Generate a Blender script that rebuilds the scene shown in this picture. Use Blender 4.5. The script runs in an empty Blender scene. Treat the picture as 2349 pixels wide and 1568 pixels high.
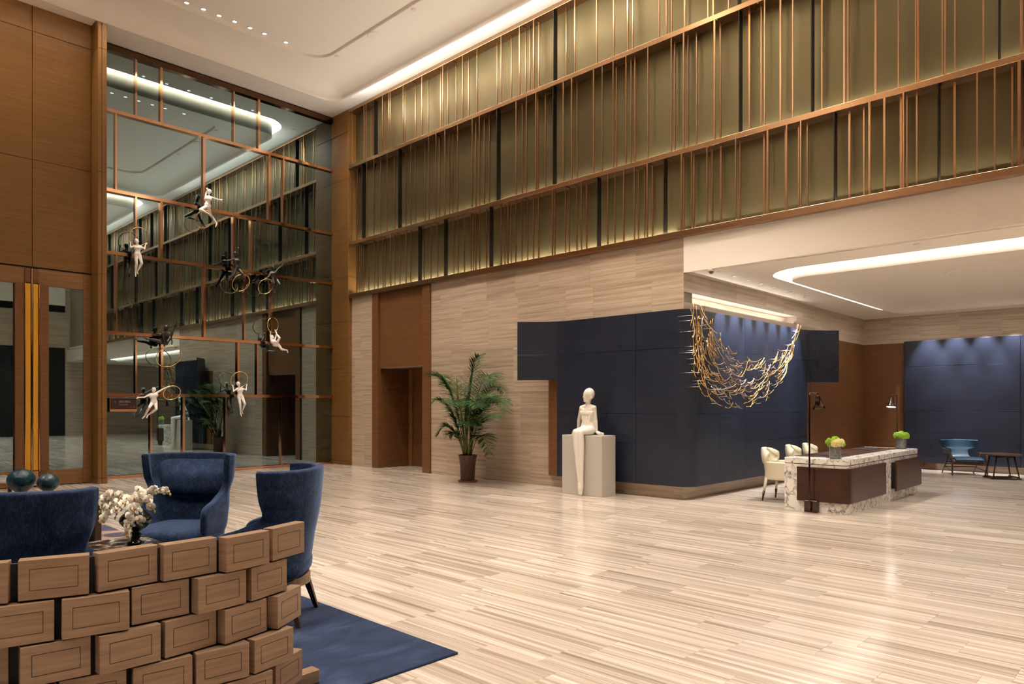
import bpy, bmesh, math, random
from mathutils import Vector, Matrix, Euler, Quaternion
R = math.radians
rnd = random.Random(7)
C = bpy.context.scene.collection
scene = bpy.context.scene

# ------------------------------------------------------------------ camera
FPX, CX, YH, CAMH, YAW = 1626.1, 1174.5, 927.7, 1.5, R(43.7257)
cam = bpy.data.objects.new('camera', bpy.data.cameras.new('camera'))
C.objects.link(cam)
cam.data.sensor_width = 36.0
cam.data.lens = 36.0 * FPX / 2349.0
cam.data.shift_y = (YH - 784.0) / 2349.0
cam.data.clip_end = 200
cam.location = (0, 0, CAMH)
cam.rotation_euler = (R(90), 0, YAW - R(90))
scene.camera = cam

# ------------------------------------------------------------------ world, exposure
w = bpy.data.worlds.new('world'); scene.world = w; w.use_nodes = True
w.node_tree.nodes['Background'].inputs[0].default_value = (0.02, 0.022, 0.03, 1)
w.node_tree.nodes['Background'].inputs[1].default_value = 0.3
scene.view_settings.view_transform = 'Standard'
scene.view_settings.look = 'None'
scene.view_settings.gamma = 1.0
scene.view_settings.use_curve_mapping = False
scene.view_settings.exposure = 0.30
scene.cycles.use_denoising = True
scene.cycles.sample_clamp_indirect = 10.0
scene.cycles.max_bounces = 7
scene.cycles.diffuse_bounces = 5
scene.cycles.glossy_bounces = 3
scene.cycles.transmission_bounces = 0
scene.cycles.volume_bounces = 0
scene.cycles.transparent_max_bounces = 2
scene.cycles.use_adaptive_sampling = True
scene.cycles.adaptive_threshold = 0.04
scene.cycles.use_light_tree = False
scene.cycles.adaptive_min_samples = 12
scene.cycles.caustics_reflective = False
scene.cycles.caustics_refractive = False
scene.cycles.blur_glossy = 0.5

WARM = (1.0, 0.88, 0.76); SOFT = (1.0, 0.92, 0.83); COOL = (0.97, 0.97, 1.0)
def spot(loc, target, power, cone=70, blend=0.6, col=WARM, rad=0.06):
    d = bpy.data.lights.new('spot_lamp', 'SPOT'); d.energy = power; d.spot_size = R(cone); d.spot_blend = blend
    d.color = col; d.shadow_soft_size = rad
    o = bpy.data.objects.new('spot_lamp', d); C.objects.link(o); o.location = loc
    o.rotation_euler = (Vector(target) - Vector(loc)).to_track_quat('-Z', 'Y').to_euler()
    return o
def area(loc, target, sx, sy, power, col=WARM, up='X', spread=None):
    d = bpy.data.lights.new('cove_lamp', 'AREA'); d.shape = 'RECTANGLE'; d.size = sx; d.size_y = sy
    d.energy = power; d.color = col
    if spread: d.spread = R(spread)
    o = bpy.data.objects.new('cove_lamp', d); C.objects.link(o); o.location = loc
    z = (Vector(loc) - Vector(target)).normalized(); x = {'X': Vector((1,0,0)), 'Y': Vector((0,1,0))}[up]; x = (x - z*x.dot(z)).normalized()
    o.rotation_euler = Matrix((x, z.cross(x), z)).transposed().to_euler()      # the long side runs along the named axis
    return o

ZC = 8.80      # hall ceiling
XBR = 9.88     # front of the bronze screen
XS = 9.98      # stone wall below it
YG = 15.80     # glass wall
YW = 15.30     # timber wall
YC = 5.79      # alcove side wall
ZA = 3.59      # alcove ceiling
XD = 18.57     # alcove back wall

# ceiling downlights of the hall (pools on the floor), plus added out-of-view spots whose bounce brightens the ceiling
for (x, y, p) in [(5.7, 2.0, 1100), (4.0, 1.6, 700), (6.7, 5.2, 1050), (4.6, 4.6, 750), (7.4, 9.0, 950), (4.6, 8.4, 800), (1.6, 7.0, 520),
                  (7.6, 12.4, 850), (5.0, 12.6, 800), (2.2, 11.4, 520), (0.8, 3.0, 480), (6.2, -2.8, 1500), (3.0, -4.2, 1700), (-2.0, -2.5, 1600), (-3.2, 6.0, 1300), (-3.0, 1.6, 1300), (-2.6, 11.6, 1500), (-6.0, 9.0, 1000), (-6.0, 3.5, 1000), (5.5, -6.5, 1200)]:
    spot((x, y, ZC - 0.06), (x, y, 0), p * (0.76 if y > 0 and x > 0 else 1.25), 84, 0.9, WARM, 0.12)
for y in (13.4, 11.6, 9.8, 8.0, 6.4): spot((7.0, y, ZC - 0.05), (XS, y, 1.9), 280, 46, 0.9, WARM, 0.1)  # added spots that brighten the stone wall, no fitting known there
spot((2.2, 5.9, ZC - .05), (2.1, 5.9, 0), 420, 26, .8, WARM, .1)
spot((1.6, -.2, ZC - .05), (1.1, 3.2, .5), 480, 26, .8, WARM, .1)  # added spot that brightens the front of the block screen
# wall washers grazing the bronze screen and stone
for y in [14.2, 12.6, 11.0, 9.4, 7.8, 6.2, 4.6, 3.0, 1.4, -0.5, -2.5]:
    spot((8.75, y, ZC - 0.03), (XBR + .1, y - .1, 6.0), 70, 75, 0.9, WARM, 0.1)
# alcove downlights
for (x, y, p) in [(11.0, 4.55, 170), (12.3, 4.55, 170), (13.4, 4.6, 150), (11.6, 2.2, 130), (14.2, 2.6, 130), (16.6, 3.6, 150), (16.9, 1.6, 150), (14.0, -0.6, 160), (11.6, 0.4, 120)]:
    spot((x, y, ZA - 0.1), (x, y, 0), p, 95, 0.8, SOFT, 0.05)

# ------------------------------------------------------------------ helpers
def ray(px, py):
    r = (px - CX) / FPX; s, c = math.sin(YAW), math.cos(YAW)
    return Vector((r * s + c, -r * c + s, -(py - YH) / FPX))
O = Vector((0, 0, CAMH))
def onX(px, py, X): d = ray(px, py); return O + d * (X / d.x)
def onY(px, py, Y): d = ray(px, py); return O + d * (Y / d.y)
def onZ(px, py, Z=0): d = ray(px, py); return O + d * ((Z - CAMH) / d.z)
def proj(p):
    s, c = math.sin(YAW), math.cos(YAW)
    r = p[0] * s - p[1] * c; d = p[0] * c + p[1] * s
    if d < 0.2: return None
    return (CX + FPX * r / d, YH - FPX * (p[2] - CAMH) / d, d)

class MB:
    """collects shapes; build() links them as one mesh object"""
    def __init__(s): s.v = []; s.f = []; s.sm = []
    def add(s, vs, fs, smooth=False):
        n = len(s.v); s.v += [Vector(p) for p in vs]; s.f += [tuple(i + n for i in f) for f in fs]; s.sm += [smooth] * len(fs); return s
    def box(s, x0, x1, y0, y1, z0, z1):
        x0, x1 = min(x0, x1), max(x0, x1); y0, y1 = min(y0, y1), max(y0, y1); z0, z1 = min(z0, z1), max(z0, z1)
        return s.add([(x0,y0,z0),(x1,y0,z0),(x1,y1,z0),(x0,y1,z0),(x0,y0,z1),(x1,y0,z1),(x1,y1,z1),(x0,y1,z1)],
                     [(0,3,2,1),(4,5,6,7),(0,1,5,4),(1,2,6,5),(2,3,7,6),(3,0,4,7)])
    def bbox(s, x0, x1, y0, y1, z0, z1, b=.01, seg=2):
        bm = bmesh.new(); r = bmesh.ops.create_cube(bm, size=1)
        for v in bm.verts: v.co = Vector(((x0+x1)/2 + v.co.x*(x1-x0), (y0+y1)/2 + v.co.y*(y1-y0), (z0+z1)/2 + v.co.z*(z1-z0)))
        bmesh.ops.bevel(bm, geom=bm.edges[:], offset=b, segments=seg, profile=.5, affect='EDGES')
        return s.bm(bm, True)
    def bm(s, bm, smooth=False):
        bm.verts.index_update(); s.add([v.co.copy() for v in bm.verts], [tuple(v.index for v in f.verts) for f in bm.faces], smooth); bm.free(); return s
    def prism(s, pts, z0, z1):
        n = len(pts)
        return s.add([(p[0],p[1],z0) for p in pts] + [(p[0],p[1],z1) for p in pts],
                     [tuple(range(n-1,-1,-1)), tuple(range(n,2*n))] + [(i,(i+1)%n,n+(i+1)%n,n+i) for i in range(n)])
    def lathe(s, prof, n=24, c=(0,0), cap=True):
        vs = []; fs = []
        for (r, z) in prof:
            for k in range(n):
                a = 2*math.pi*k/n; vs.append((c[0]+r*math.cos(a), c[1]+r*math.sin(a), z))
        for i in range(len(prof)-1):
            for k in range(n):
                fs.append((i*n+k, i*n+(k+1)%n, (i+1)*n+(k+1)%n, (i+1)*n+k))
        if cap:
            fs.append(tuple(range(n-1,-1,-1))); m = (len(prof)-1)*n; fs.append(tuple(range(m, m+n)))
        return s.add(vs, fs, True)
    def tube(s, pts, r, n=8, closed=False, r_end=None):
        pts = [Vector(p) for p in pts]; m = len(pts); vs = []; fs = []; prev = None
        for i, p in enumerate(pts):
            a = pts[(i-1) % m] if (closed or i > 0) else p
            b = pts[(i+1) % m] if (closed or i < m-1) else p
            t = (b - a).normalized()
            if prev is None:
                u = t.orthogonal().normalized()
            else:
                u = prev - t * prev.dot(t); u = u.normalized() if u.length > 1e-6 else t.orthogonal().normalized()
            prev = u; q = t.cross(u)
            rr = r[i] if isinstance(r, (list, tuple)) else (r if r_end is None else r + (r_end - r) * i / (m - 1))
            for k in range(n):
                ang = 2*math.pi*k/n; vs.append(p + (u*math.cos(ang) + q*math.sin(ang)) * rr)
        for i in range(m if closed else m-1):
            j = (i+1) % m
            for k in range(n): fs.append((i*n+k, i*n+(k+1)%n, j*n+(k+1)%n, j*n+k))
        if not closed:
            fs.append(tuple(range(n-1,-1,-1))); fs.append(tuple(range((m-1)*n, m*n)))
        return s.add(vs, fs, True)
    def sphere(s, c, r, n=12, m=8, sc=(1,1,1), rot=None):
        vs = []; fs = []; c = Vector(c)
        for i in range(m+1):
            th = math.pi*i/m
            for k in range(n):
                a = 2*math.pi*k/n
                p = Vector((r*sc[0]*math.sin(th)*math.cos(a), r*sc[1]*math.sin(th)*math.sin(a), r*sc[2]*math.cos(th)))
                if rot: p = rot @ p
                vs.append(c + p)
        for i in range(m):
            for k in range(n): fs.append((i*n+k, (i+1)*n+k, (i+1)*n+(k+1)%n, i*n+(k+1)%n))
        return s.add(vs, fs, True)
    def capsule(s, p0, p1, r0, r1, n=12):
        p0, p1 = Vector(p0), Vector(p1); ax = p1 - p0; L = ax.length
        t = ax / L if L > 1e-6 else Vector((0,0,1)); u = t.orthogonal().normalized(); q = t.cross(u)
        vs = []; fs = []; ringz = []
        for i in range(5): a = math.pi/2*(1 - i/4.0); ringz.append((p0 - t*r0*math.sin(a), max(r0*math.cos(a), r0*.02)))
        for i in range(5): a = math.pi/2*(i/4.0); ringz.append((p1 + t*r1*math.sin(a), max(r1*math.cos(a), r1*.02)))
        for (c, r) in ringz:
            for k in range(n): a = 2*math.pi*k/n; vs.append(c + (u*math.cos(a) + q*math.sin(a))*r)
        m = len(ringz)
        for i in range(m-1):
            for k in range(n): fs.append((i*n+k, i*n+(k+1)%n, (i+1)*n+(k+1)%n, (i+1)*n+k))
        fs.append(tuple(range(n-1,-1,-1))); fs.append(tuple(range((m-1)*n, m*n)))
        return s.add(vs, fs, True)
    def mesh(s, name, tone=None, off=(0,0,0), smooth=None):
        me = bpy.data.meshes.new(name); o = Vector(off)
        me.from_pydata([tuple(v - o) for v in s.v], [], s.f)
        me.polygons.foreach_set('use_smooth', [bool(b) if smooth is None else smooth for b in s.sm])
        if tone is not None:
            a = me.attributes.new('tone', 'FLOAT', 'FACE')
            a.data.foreach_set('value', tone if isinstance(tone, list) else [tone]*len(s.f))
        me.update(); return me
    def build(s, name, mat, parent=None, world=False, tone=None, smooth=None, auto=None):
        """parent given: coordinates are local to it, or world ones if world=True and the parent is unrotated.
           no parent: the origin is put at the bottom centre of the shape"""
        if parent is not None:
            off = parent.location if world else Vector((0,0,0))
            if world and parent.parent is not None: off = parent.location + parent.parent.location
            me = s.mesh(name, tone, off, smooth); o = bpy.data.objects.new(name, me); C.objects.link(o); o.parent = parent
        else:
            xs = [v.x for v in s.v]; ys = [v.y for v in s.v]; zs = [v.z for v in s.v]
            off = Vector(((min(xs)+max(xs))/2, (min(ys)+max(ys))/2, min(zs)))
            me = s.mesh(name, tone, off, smooth); o = bpy.data.objects.new(name, me); C.objects.link(o); o.location = off
        me.materials.append(mat)
        if auto:
            m = o.modifiers.new('bevel', 'BEVEL'); m.width = auto; m.segments = 2; m.limit_method = 'ANGLE'; m.angle_limit = R(40)
        return o
def tag(o, label=None, cat=None, group=None, kind=None):
    if label: o['label'] = label
    if cat: o['category'] = cat
    if group: o['group'] = group
    if kind: o['kind'] = kind
    return o
def thing(name, loc, label=None, cat=None, group=None, rz=0, kind=None):
    o = bpy.data.objects.new(name, None); C.objects.link(o); o.location = loc; o.rotation_euler = (0,0,rz)
    o.empty_display_size = .1
    return tag(o, label, cat, group, kind)
def copy_tree(o, parent=None):
    c = o.copy(); C.objects.link(c); c.parent = parent
    for ch in list(o.children): copy_tree(ch, c)
    return c
def mod(o, kind, **kw):
    m = o.modifiers.new(kind.lower(), kind)
    for k, v in kw.items(): setattr(m, k, v)
    return m
def apply_mods(o):
    dg = bpy.context.evaluated_depsgraph_get(); me = bpy.data.meshes.new_from_object(o.evaluated_get(dg))
    o.modifiers.clear(); o.data = me; return o
def rrect(x0, x1, y0, y1, r, n=10):
    """rounded rectangle outline, anticlockwise"""
    pts = []
    for (cx, cy, a0) in ((x1-r, y0+r, -90), (x1-r, y1-r, 0), (x0+r, y1-r, 90), (x0+r, y0+r, 180)):
        for k in range(n+1):
            a = R(a0 + 90.0*k/n); pts.append((cx + r*math.cos(a), cy + r*math.sin(a)))
    return pts

# ------------------------------------------------------------------ materials
def newmat(name):
    m = bpy.data.materials.new(name); m.use_nodes = True
    nt = m.node_tree; return m, nt, nt.nodes['Principled BSDF']
def P(name, col, rough=.5, metal=0.0, spec=.5, **kw):
    m, nt, b = newmat(name)
    b.inputs['Base Color'].default_value = (*col, 1); b.inputs['Roughness'].default_value = rough
    b.inputs['Metallic'].default_value = metal; b.inputs['Specular IOR Level'].default_value = spec
    for k, v in kw.items(): b.inputs[k.replace('_', ' ')].default_value = v
    return m
def nd(nt, t, **kw):
    n = nt.nodes.new(t)
    for k, v in kw.items(): setattr(n, k, v)
    return n
def coords(nt, scale, use='pos', tone=None, rand=0):
    """world position (or object coordinates) times scale, shifted per tile or per object"""
    if use == 'pos': src = nd(nt, 'ShaderNodeNewGeometry').outputs['Position']
    else: src = nd(nt, 'ShaderNodeTexCoord').outputs['Object']
    mp = nd(nt, 'ShaderNodeMapping'); mp.inputs['Scale'].default_value = scale
    nt.links.new(src, mp.inputs['Vector']); out = mp.outputs['Vector']
    if tone is not None or rand:
        if tone is not None:
            at = nd(nt, 'ShaderNodeAttribute', attribute_name='tone'); val = at.outputs['Fac']; k = tone
        else:
            val = nd(nt, 'ShaderNodeObjectInfo').outputs['Random']; k = rand
        mu = nd(nt, 'ShaderNodeMath', operation='MULTIPLY'); mu.inputs[1].default_value = k; nt.links.new(val, mu.inputs[0])
        ad = nd(nt, 'ShaderNodeVectorMath', operation='ADD'); nt.links.new(out, ad.inputs[0]); nt.links.new(mu.outputs[0], ad.inputs[1]); out = ad.outputs[0]
    return out
def noise(nt, vec, scale=1.0, detail=4.0, rough=.55, dist=0.0):
    n = nd(nt, 'ShaderNodeTexNoise'); n.inputs['Scale'].default_value = scale; n.inputs['Detail'].default_value = detail
    n.inputs['Roughness'].default_value = rough; n.inputs['Distortion'].default_value = dist
    nt.links.new(vec, n.inputs['Vector']); return n.outputs['Fac']
def ramp(nt, fac, stops):
    r = nd(nt, 'ShaderNodeValToRGB'); e = r.color_ramp.elements
    e[0].position, e[0].color = stops[0][0], (*stops[0][1], 1); e[1].position, e[1].color = stops[-1][0], (*stops[-1][1], 1)
    for p, c in stops[1:-1]: x = e.new(p); x.color = (*c, 1)
    nt.links.new(fac, r.inputs['Fac']); return r.outputs['Color']
def mixc(nt, fac, a, b, mode='MIX'):
    m = nd(nt, 'ShaderNodeMix', data_type='RGBA', blend_type=mode)
    for sock, v in ((m.inputs[0], fac), (m.inputs[6], a), (m.inputs[7], b)):
        if hasattr(v, 'is_linked') or hasattr(v, 'links'): nt.links.new(v, sock)
        elif isinstance(v, tuple): sock.default_value = (*v, 1) if len(v) == 3 else v
        else: sock.default_value = v
    return m.outputs[2]
def bump(nt, b, height, strength=.2, dist=.01):
    bp = nd(nt, 'ShaderNodeBump'); bp.inputs['Strength'].default_value = strength; bp.inputs['Distance'].default_value = dist
    nt.links.new(height, bp.inputs['Height']); nt.links.new(bp.outputs['Normal'], b.inputs['Normal'])

def stone_mat(name, scale, stops, rough, tonegain=.35, spec=.5):
    m, nt, b = newmat(name)
    v = coords(nt, scale, tone=37.0); f1 = noise(nt, v, 1.0, 3.0, .6, .25)
    v2 = coords(nt, tuple(s*3.3 for s in scale), tone=11.0); f2 = noise(nt, v2, 1.0, 3.0, .6)
    mx = nd(nt, 'ShaderNodeMath', operation='MULTIPLY_ADD'); nt.links.new(f2, mx.inputs[0]); mx.inputs[1].default_value = .45; nt.links.new(f1, mx.inputs[2])
    sb = nd(nt, 'ShaderNodeMath', operation='SUBTRACT'); nt.links.new(mx.outputs[0], sb.inputs[0]); sb.inputs[1].default_value = .225
    col = ramp(nt, sb.outputs[0], stops)
    at = nd(nt, 'ShaderNodeAttribute', attribute_name='tone')
    mr = nd(nt, 'ShaderNodeMapRange'); mr.inputs['To Min'].default_value = 1 - tonegain; mr.inputs['To Max'].default_value = 1.0
    nt.links.new(at.outputs['Fac'], mr.inputs['Value'])
    hs = nd(nt, 'ShaderNodeHueSaturation'); nt.links.new(mr.outputs[0], hs.inputs['Value']); nt.links.new(col, hs.inputs['Color'])
    nt.links.new(hs.outputs[0], b.inputs['Base Color']); b.inputs['Roughness'].default_value = rough; b.inputs['Specular IOR Level'].default_value = spec
    return m
M = {}
M['floor'] = stone_mat('striped_marble_floor', (22, .30, 1), [(.28,(.285,.22,.17)), (.43,(.45,.375,.31)), (.55,(.585,.505,.435)), (.70,(.72,.65,.58))], .15, .22)
M['wallstone'] = stone_mat('striped_marble_wall', (.45, .45, 22), [(.25,(.34,.26,.19)), (.44,(.455,.355,.268)), (.57,(.535,.425,.328)), (.77,(.63,.515,.415))], .28, .20)
M['grout'] = P('grout', (.33,.27,.21), .6)
def wood_mat(name, c1, c2, scale, rough=.4, rand=5.0, use='pos', spec=.4):
    m, nt, b = newmat(name)
    v = coords(nt, scale, use=use, rand=rand); f = noise(nt, v, 1.0, 5.0, .6, .4)
    nt.links.new(ramp(nt, f, [(.3, c1), (.7, c2)]), b.inputs['Base Color'])
    b.inputs['Roughness'].default_value = rough; b.inputs['Specular IOR Level'].default_value = spec
    bump(nt, b, f, .06, .004); return m
M['timber'] = wood_mat('honey_timber', (.145,.068,.015), (.205,.098,.025), (1.2, 1.2, 34), .42)
M['timber_v'] = wood_mat('brown_timber', (.125,.052,.018), (.172,.076,.029), (1.5, 1.5, 30), .42)
M['timber_d'] = wood_mat('door_timber', (.175,.085,.030), (.25,.125,.048), (1.2, 1.2, 34), .42)
M['block'] = wood_mat('block_oak', (.185,.115,.068), (.275,.178,.110), (3, 3, 60), .45, 9.0)
M['groove'] = P('dark_groove', (.012,.009,.007), .6)
M['mahogany'] = wood_mat('mahogany', (.034,.0115,.0065), (.060,.021,.0115), (3, 3, 40), .28, 3.0)
M['walnut'] = wood_mat('walnut', (.055,.028,.014), (.10,.052,.026), (4, 4, 40), .35, 3.0)
M['darkwood'] = wood_mat('dark_wood', (.030,.018,.011), (.055,.034,.020), (4, 4, 40), .4, 3.0)
M['bronze'] = P('brushed_bronze', (.47,.285,.160), .28, 1.0)
M['olive'] = P('olive_bronze_sheet', (.130,.104,.048), .46, .6)
M['darkplate'] = P('dark_and_shaded_plate', (.008,.006,.005), .4, .2)
M['copper'] = P('polished_copper', (.74,.42,.26), .10, 1.0)
M['darkcopper'] = P('dark_polished_copper', (.16,.085,.045), .10, 1.0)
M['paint'] = P('ceiling_paint', (.91,.85,.775), .75, 0, .2)
M['white'] = P('white_enamel', (.80,.78,.75), .4)
M['blackhole'] = P('black_recess', (.008,.008,.008), .8)
M['yellow'] = P('yellow_leather', (.62,.30,.012), .5)
M['steel'] = P('satin_steel', (.62,.60,.58), .25, 1.0)
M['lampbronze'] = P('dark_lamp_bronze', (.11,.075,.06), .22, 1.0)
def emis(name, col, st):
    m, nt, b = newmat(name); b.inputs['Base Color'].default_value = (.8,.8,.8,1)
    b.inputs['Emission Color'].default_value = (*col, 1); b.inputs['Emission Strength'].default_value = st; return m
M['cove'] = emis('cove_led', (1.0,.88,.72), 28.0)
M['cove2'] = emis('alcove_led', (1.0,.92,.80), 6.0)
M['lens'] = emis('downlight_lens', (.85,.93,1.0), 3.0)
M['bulb'] = emis('lamp_bulb', (1.0,.93,.85), 14.0)
def glass_mat():
    m = bpy.data.materials.new('dark_reflecting_glass'); m.use_nodes = True; nt = m.node_tree; nt.nodes.clear()
    out = nd(nt, 'ShaderNodeOutputMaterial'); mix = nd(nt, 'ShaderNodeMixShader'); d = nd(nt, 'ShaderNodeBsdfDiffuse'); g = nd(nt, 'ShaderNodeBsdfGlossy')
    d.inputs['Color'].default_value = (.004,.005,.005,1); g.inputs['Color'].default_value = (.72,.95,1.0,1); g.inputs['Roughness'].default_value = .012
    fr = nd(nt, 'ShaderNodeFresnel'); fr.inputs['IOR'].default_value = 5.0
    nt.links.new(fr.outputs[0], mix.inputs[0]); nt.links.new(d.outputs[0], mix.inputs[1]); nt.links.new(g.outputs[0], mix.inputs[2]); nt.links.new(mix.outputs[0], out.inputs[0]); return m
M['glass'] = glass_mat()
def leather_wall():
    m, nt, b = newmat('navy_leather_wall'); v = coords(nt, (90,90,90)); f = noise(nt, v, 1.0, 3.0, .6)
    v2 = coords(nt, (1.2,1.2,2.5)); f2 = noise(nt, v2, 1.0, 4.0, .6)
    nt.links.new(ramp(nt, f2, [(.3,(.010,.0135,.026)), (.7,(.015,.020,.038))]), b.inputs['Base Color'])
    b.inputs['Roughness'].default_value = .36; b.inputs['Specular IOR Level'].default_value = .55; bump(nt, b, f, .10, .002); return m
M['navy'] = leather_wall()
def velvet():
    m, nt, b = newmat('blue_velvet'); v = coords(nt, (16,16,16), use='obj'); f = noise(nt, v, 1.0, 5.0, .7)
    v2 = coords(nt, (160,160,40), use='obj'); f2 = noise(nt, v2, 1.0, 2.0, .5)
    ad = nd(nt, 'ShaderNodeMath', operation='ADD'); nt.links.new(f, ad.inputs[0]); nt.links.new(f2, ad.inputs[1])
    hf = nd(nt, 'ShaderNodeMath', operation='MULTIPLY'); nt.links.new(ad.outputs[0], hf.inputs[0]); hf.inputs[1].default_value = .5
    nt.links.new(ramp(nt, hf.outputs[0], [(.33,(.008,.014,.034)), (.5,(.017,.031,.072)), (.68,(.040,.070,.145))]), b.inputs['Base Color'])
    b.inputs['Roughness'].default_value = .9; b.inputs['Specular IOR Level'].default_value = .15
    b.inputs['Sheen Weight'].default_value = .40; b.inputs['Sheen Tint'].default_value = (.35,.5,.85,1); b.inputs['Sheen Roughness'].default_value = .35
    bump(nt, b, f2, .15, .002); return m
M['velvet'] = velvet()
def marble(name, base, vein, scale, rough=.16):
    m, nt, b = newmat(name); v = coords(nt, (scale,)*3)
    n1 = nd(nt, 'ShaderNodeTexVoronoi', feature='DISTANCE_TO_EDGE'); n1.inputs['Scale'].default_value = 1.0
    nz = nd(nt, 'ShaderNodeTexNoise'); nz.inputs['Scale'].default_value = 1.4; nz.inputs['Detail'].default_value = 5.0; nt.links.new(v, nz.inputs['Vector'])
    ad = nd(nt, 'ShaderNodeMix', data_type='VECTOR'); ad.inputs[0].default_value = .32
    nt.links.new(v, ad.inputs[4]); sc = nd(nt, 'ShaderNodeVectorMath', operation='MULTIPLY_ADD'); nt.links.new(nz.outputs['Color'], sc.inputs[0]); sc.inputs[1].default_value = (4,4,4); nt.links.new(v, sc.inputs[2])
    nt.links.new(sc.outputs[0], ad.inputs[5]); nt.links.new(ad.outputs[1], n1.inputs['Vector'])
    f = noise(nt, v, 2.2, 5.0, .65)
    edge = ramp(nt, n1.outputs['Distance'], [(0.0,(1,1,1)), (.035,(.7,.7,.7)), (.14,(0,0,0))])
    msk = mixc(nt, 1.0, edge, ramp(nt, f, [(.38,(.05,.05,.05)), (.62,(1,1,1))]), 'MULTIPLY')
    tw = nd(nt, 'ShaderNodeSeparateColor'); nt.links.new(msk, tw.inputs[0])
    nt.links.new(mixc(nt, tw.outputs[0], base, vein), b.inputs['Base Color']); b.inputs['Roughness'].default_value = rough; return m
M['marble'] = marble('breccia_marble', (.74,.71,.655), (.085,.080,.080), 7.0)
M['darkmarble'] = marble('dark_brown_marble', (.025,.016,.012), (.55,.50,.46), 5.0, .10)
M['greymarble'] = marble('grey_marble', (.42,.42,.42), (.20,.20,.20), 6.0, .15)
M['pedestal'] = P('pedestal_lacquer', (.46,.43,.385), .30)
M['plaster'] = P('satin_white_sculpture', (.72,.68,.61), .38)
M['figwhite'] = P('white_gloss_resin', (.86,.81,.77), .22)
M['figblack'] = P('black_gloss_resin', (.020,.018,.018), .28)
M['gold'] = P('brushed_gold', (.83,.56,.27), .22, 1.0)
M['brass'] = P('brass_rod', (.72,.48,.20), .26, 1.0)
M['silver'] = P('silver_rod', (.80,.78,.78), .22, 1.0)
M['cream'] = P('cream_leather', (.66,.61,.47), .35)
M['blueleather'] = P('petrol_blue_leather', (.010,.036,.066), .38, 0, .35)
def tealmat():
    m, nt, b = newmat('teal_glass'); v = nd(nt, 'ShaderNodeTexVoronoi'); v.inputs['Scale'].default_value = 26.0
    nt.links.new(nd(nt, 'ShaderNodeTexCoord').outputs['Object'], v.inputs['Vector']); f = noise(nt, coords(nt, (5,5,5), use='obj'), 1.0, 3.0)
    nt.links.new(ramp(nt, f, [(.35,(.004,.026,.048)), (.65,(.008,.065,.085))]), b.inputs['Base Color']); b.inputs['Roughness'].default_value = .3
    bump(nt, b, v.outputs['Distance'], .35, .01); return m
M['teal'] = tealmat()
M['blackgloss'] = P('black_gloss_ceramic', (.008,.007,.007), .06)
M['orchid'] = P('orchid_petal', (.86,.83,.72), .55)
M['orchidlip'] = P('orchid_centre', (.45,.22,.05), .5)
M['bud'] = P('green_bud', (.28,.34,.06), .5)
def leafmat(name, c1, c2):
    m, nt, b = newmat(name); f = noise(nt, coords(nt, (9,9,9)), 1.0, 2.0)
    nt.links.new(ramp(nt, f, [(.3, c1), (.7, c2)]), b.inputs['Base Color']); b.inputs['Roughness'].default_value = .55; b.inputs['Specular IOR Level'].default_value = .25; return m
M['palm'] = leafmat('palm_leaf', (.008,.038,.005), (.030,.100,.012))
M['palmstem'] = leafmat('palm_stem', (.075,.085,.018), (.16,.16,.040))
M['greenflower'] = leafmat('lime_bloom', (.17,.32,.018), (.36,.56,.05))
M['creamflower'] = leafmat('cream_bloom', (.60,.50,.20), (.78,.70,.36))
M['soil'] = P('soil', (.02,.014,.010), .9)
def potmat():
    m, nt, b = newmat('red_brown_glaze'); f = noise(nt, coords(nt, (22,22,4)), 1.0, 4.0, .6)
    nt.links.new(ramp(nt, f, [(.42,(.050,.020,.014)), (.62,(.105,.030,.018)), (.78,(.26,.040,.018))]), b.inputs['Base Color']); b.inputs['Roughness'].default_value = .3; return m
M['pot'] = potmat()
M['saucer'] = P('terracotta_saucer', (.16,.045,.02), .45)
def carpet():
    m, nt, b = newmat('navy_carpet'); p = coords(nt, (1,1,1))
    f = noise(nt, coords(nt, (2.4,4.5,1)), 1.0, 5.0, .65, .6); fine = noise(nt, coords(nt, (140,140,1)), 1.0, 2.0)
    navy = ramp(nt, f, [(.35,(.010,.018,.046)), (.52,(.018,.031,.072)), (.72,(.042,.065,.13))])
    vo = nd(nt, 'ShaderNodeTexVoronoi', feature='SMOOTH_F1'); vo.inputs['Scale'].default_value = 1.9; nt.links.new(p, vo.inputs['Vector'])
    rosy = ramp(nt, vo.outputs['Distance'], [(.0,(.055,.062,.105)), (.30,(.085,.085,.125)), (.34,(.36,.24,.20)), (1.0,(.42,.29,.25))])
    sp = nd(nt, 'ShaderNodeSeparateXYZ'); nt.links.new(p, sp.inputs[0])
    mr = nd(nt, 'ShaderNodeMapRange'); mr.inputs['From Min'].default_value = 6.0; mr.inputs['From Max'].default_value = 6.6; nt.links.new(sp.outputs[1], mr.inputs['Value'])
    nt.links.new(mixc(nt, mr.outputs[0], navy, rosy), b.inputs['Base Color']); b.inputs['Roughness'].default_value = .95; b.inputs['Specular IOR Level'].default_value = .1
    b.inputs['Sheen Weight'].default_value = .10; bump(nt, b, fine, .4, .004); return m
M['carpet'] = carpet()
M['signface'] = P('sign_face', (.035,.018,.016), .35)
M['signcopper'] = P('sign_copper', (.55,.26,.13), .35, .6)
M['signleaf'] = P('sign_leaf', (.20,.085,.045), .5)
M['domeglass'] = P('grey_dome', (.16,.16,.165), .15)
M['signtext'] = P('sign_lettering', (.42,.26,.18), .5)

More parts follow.
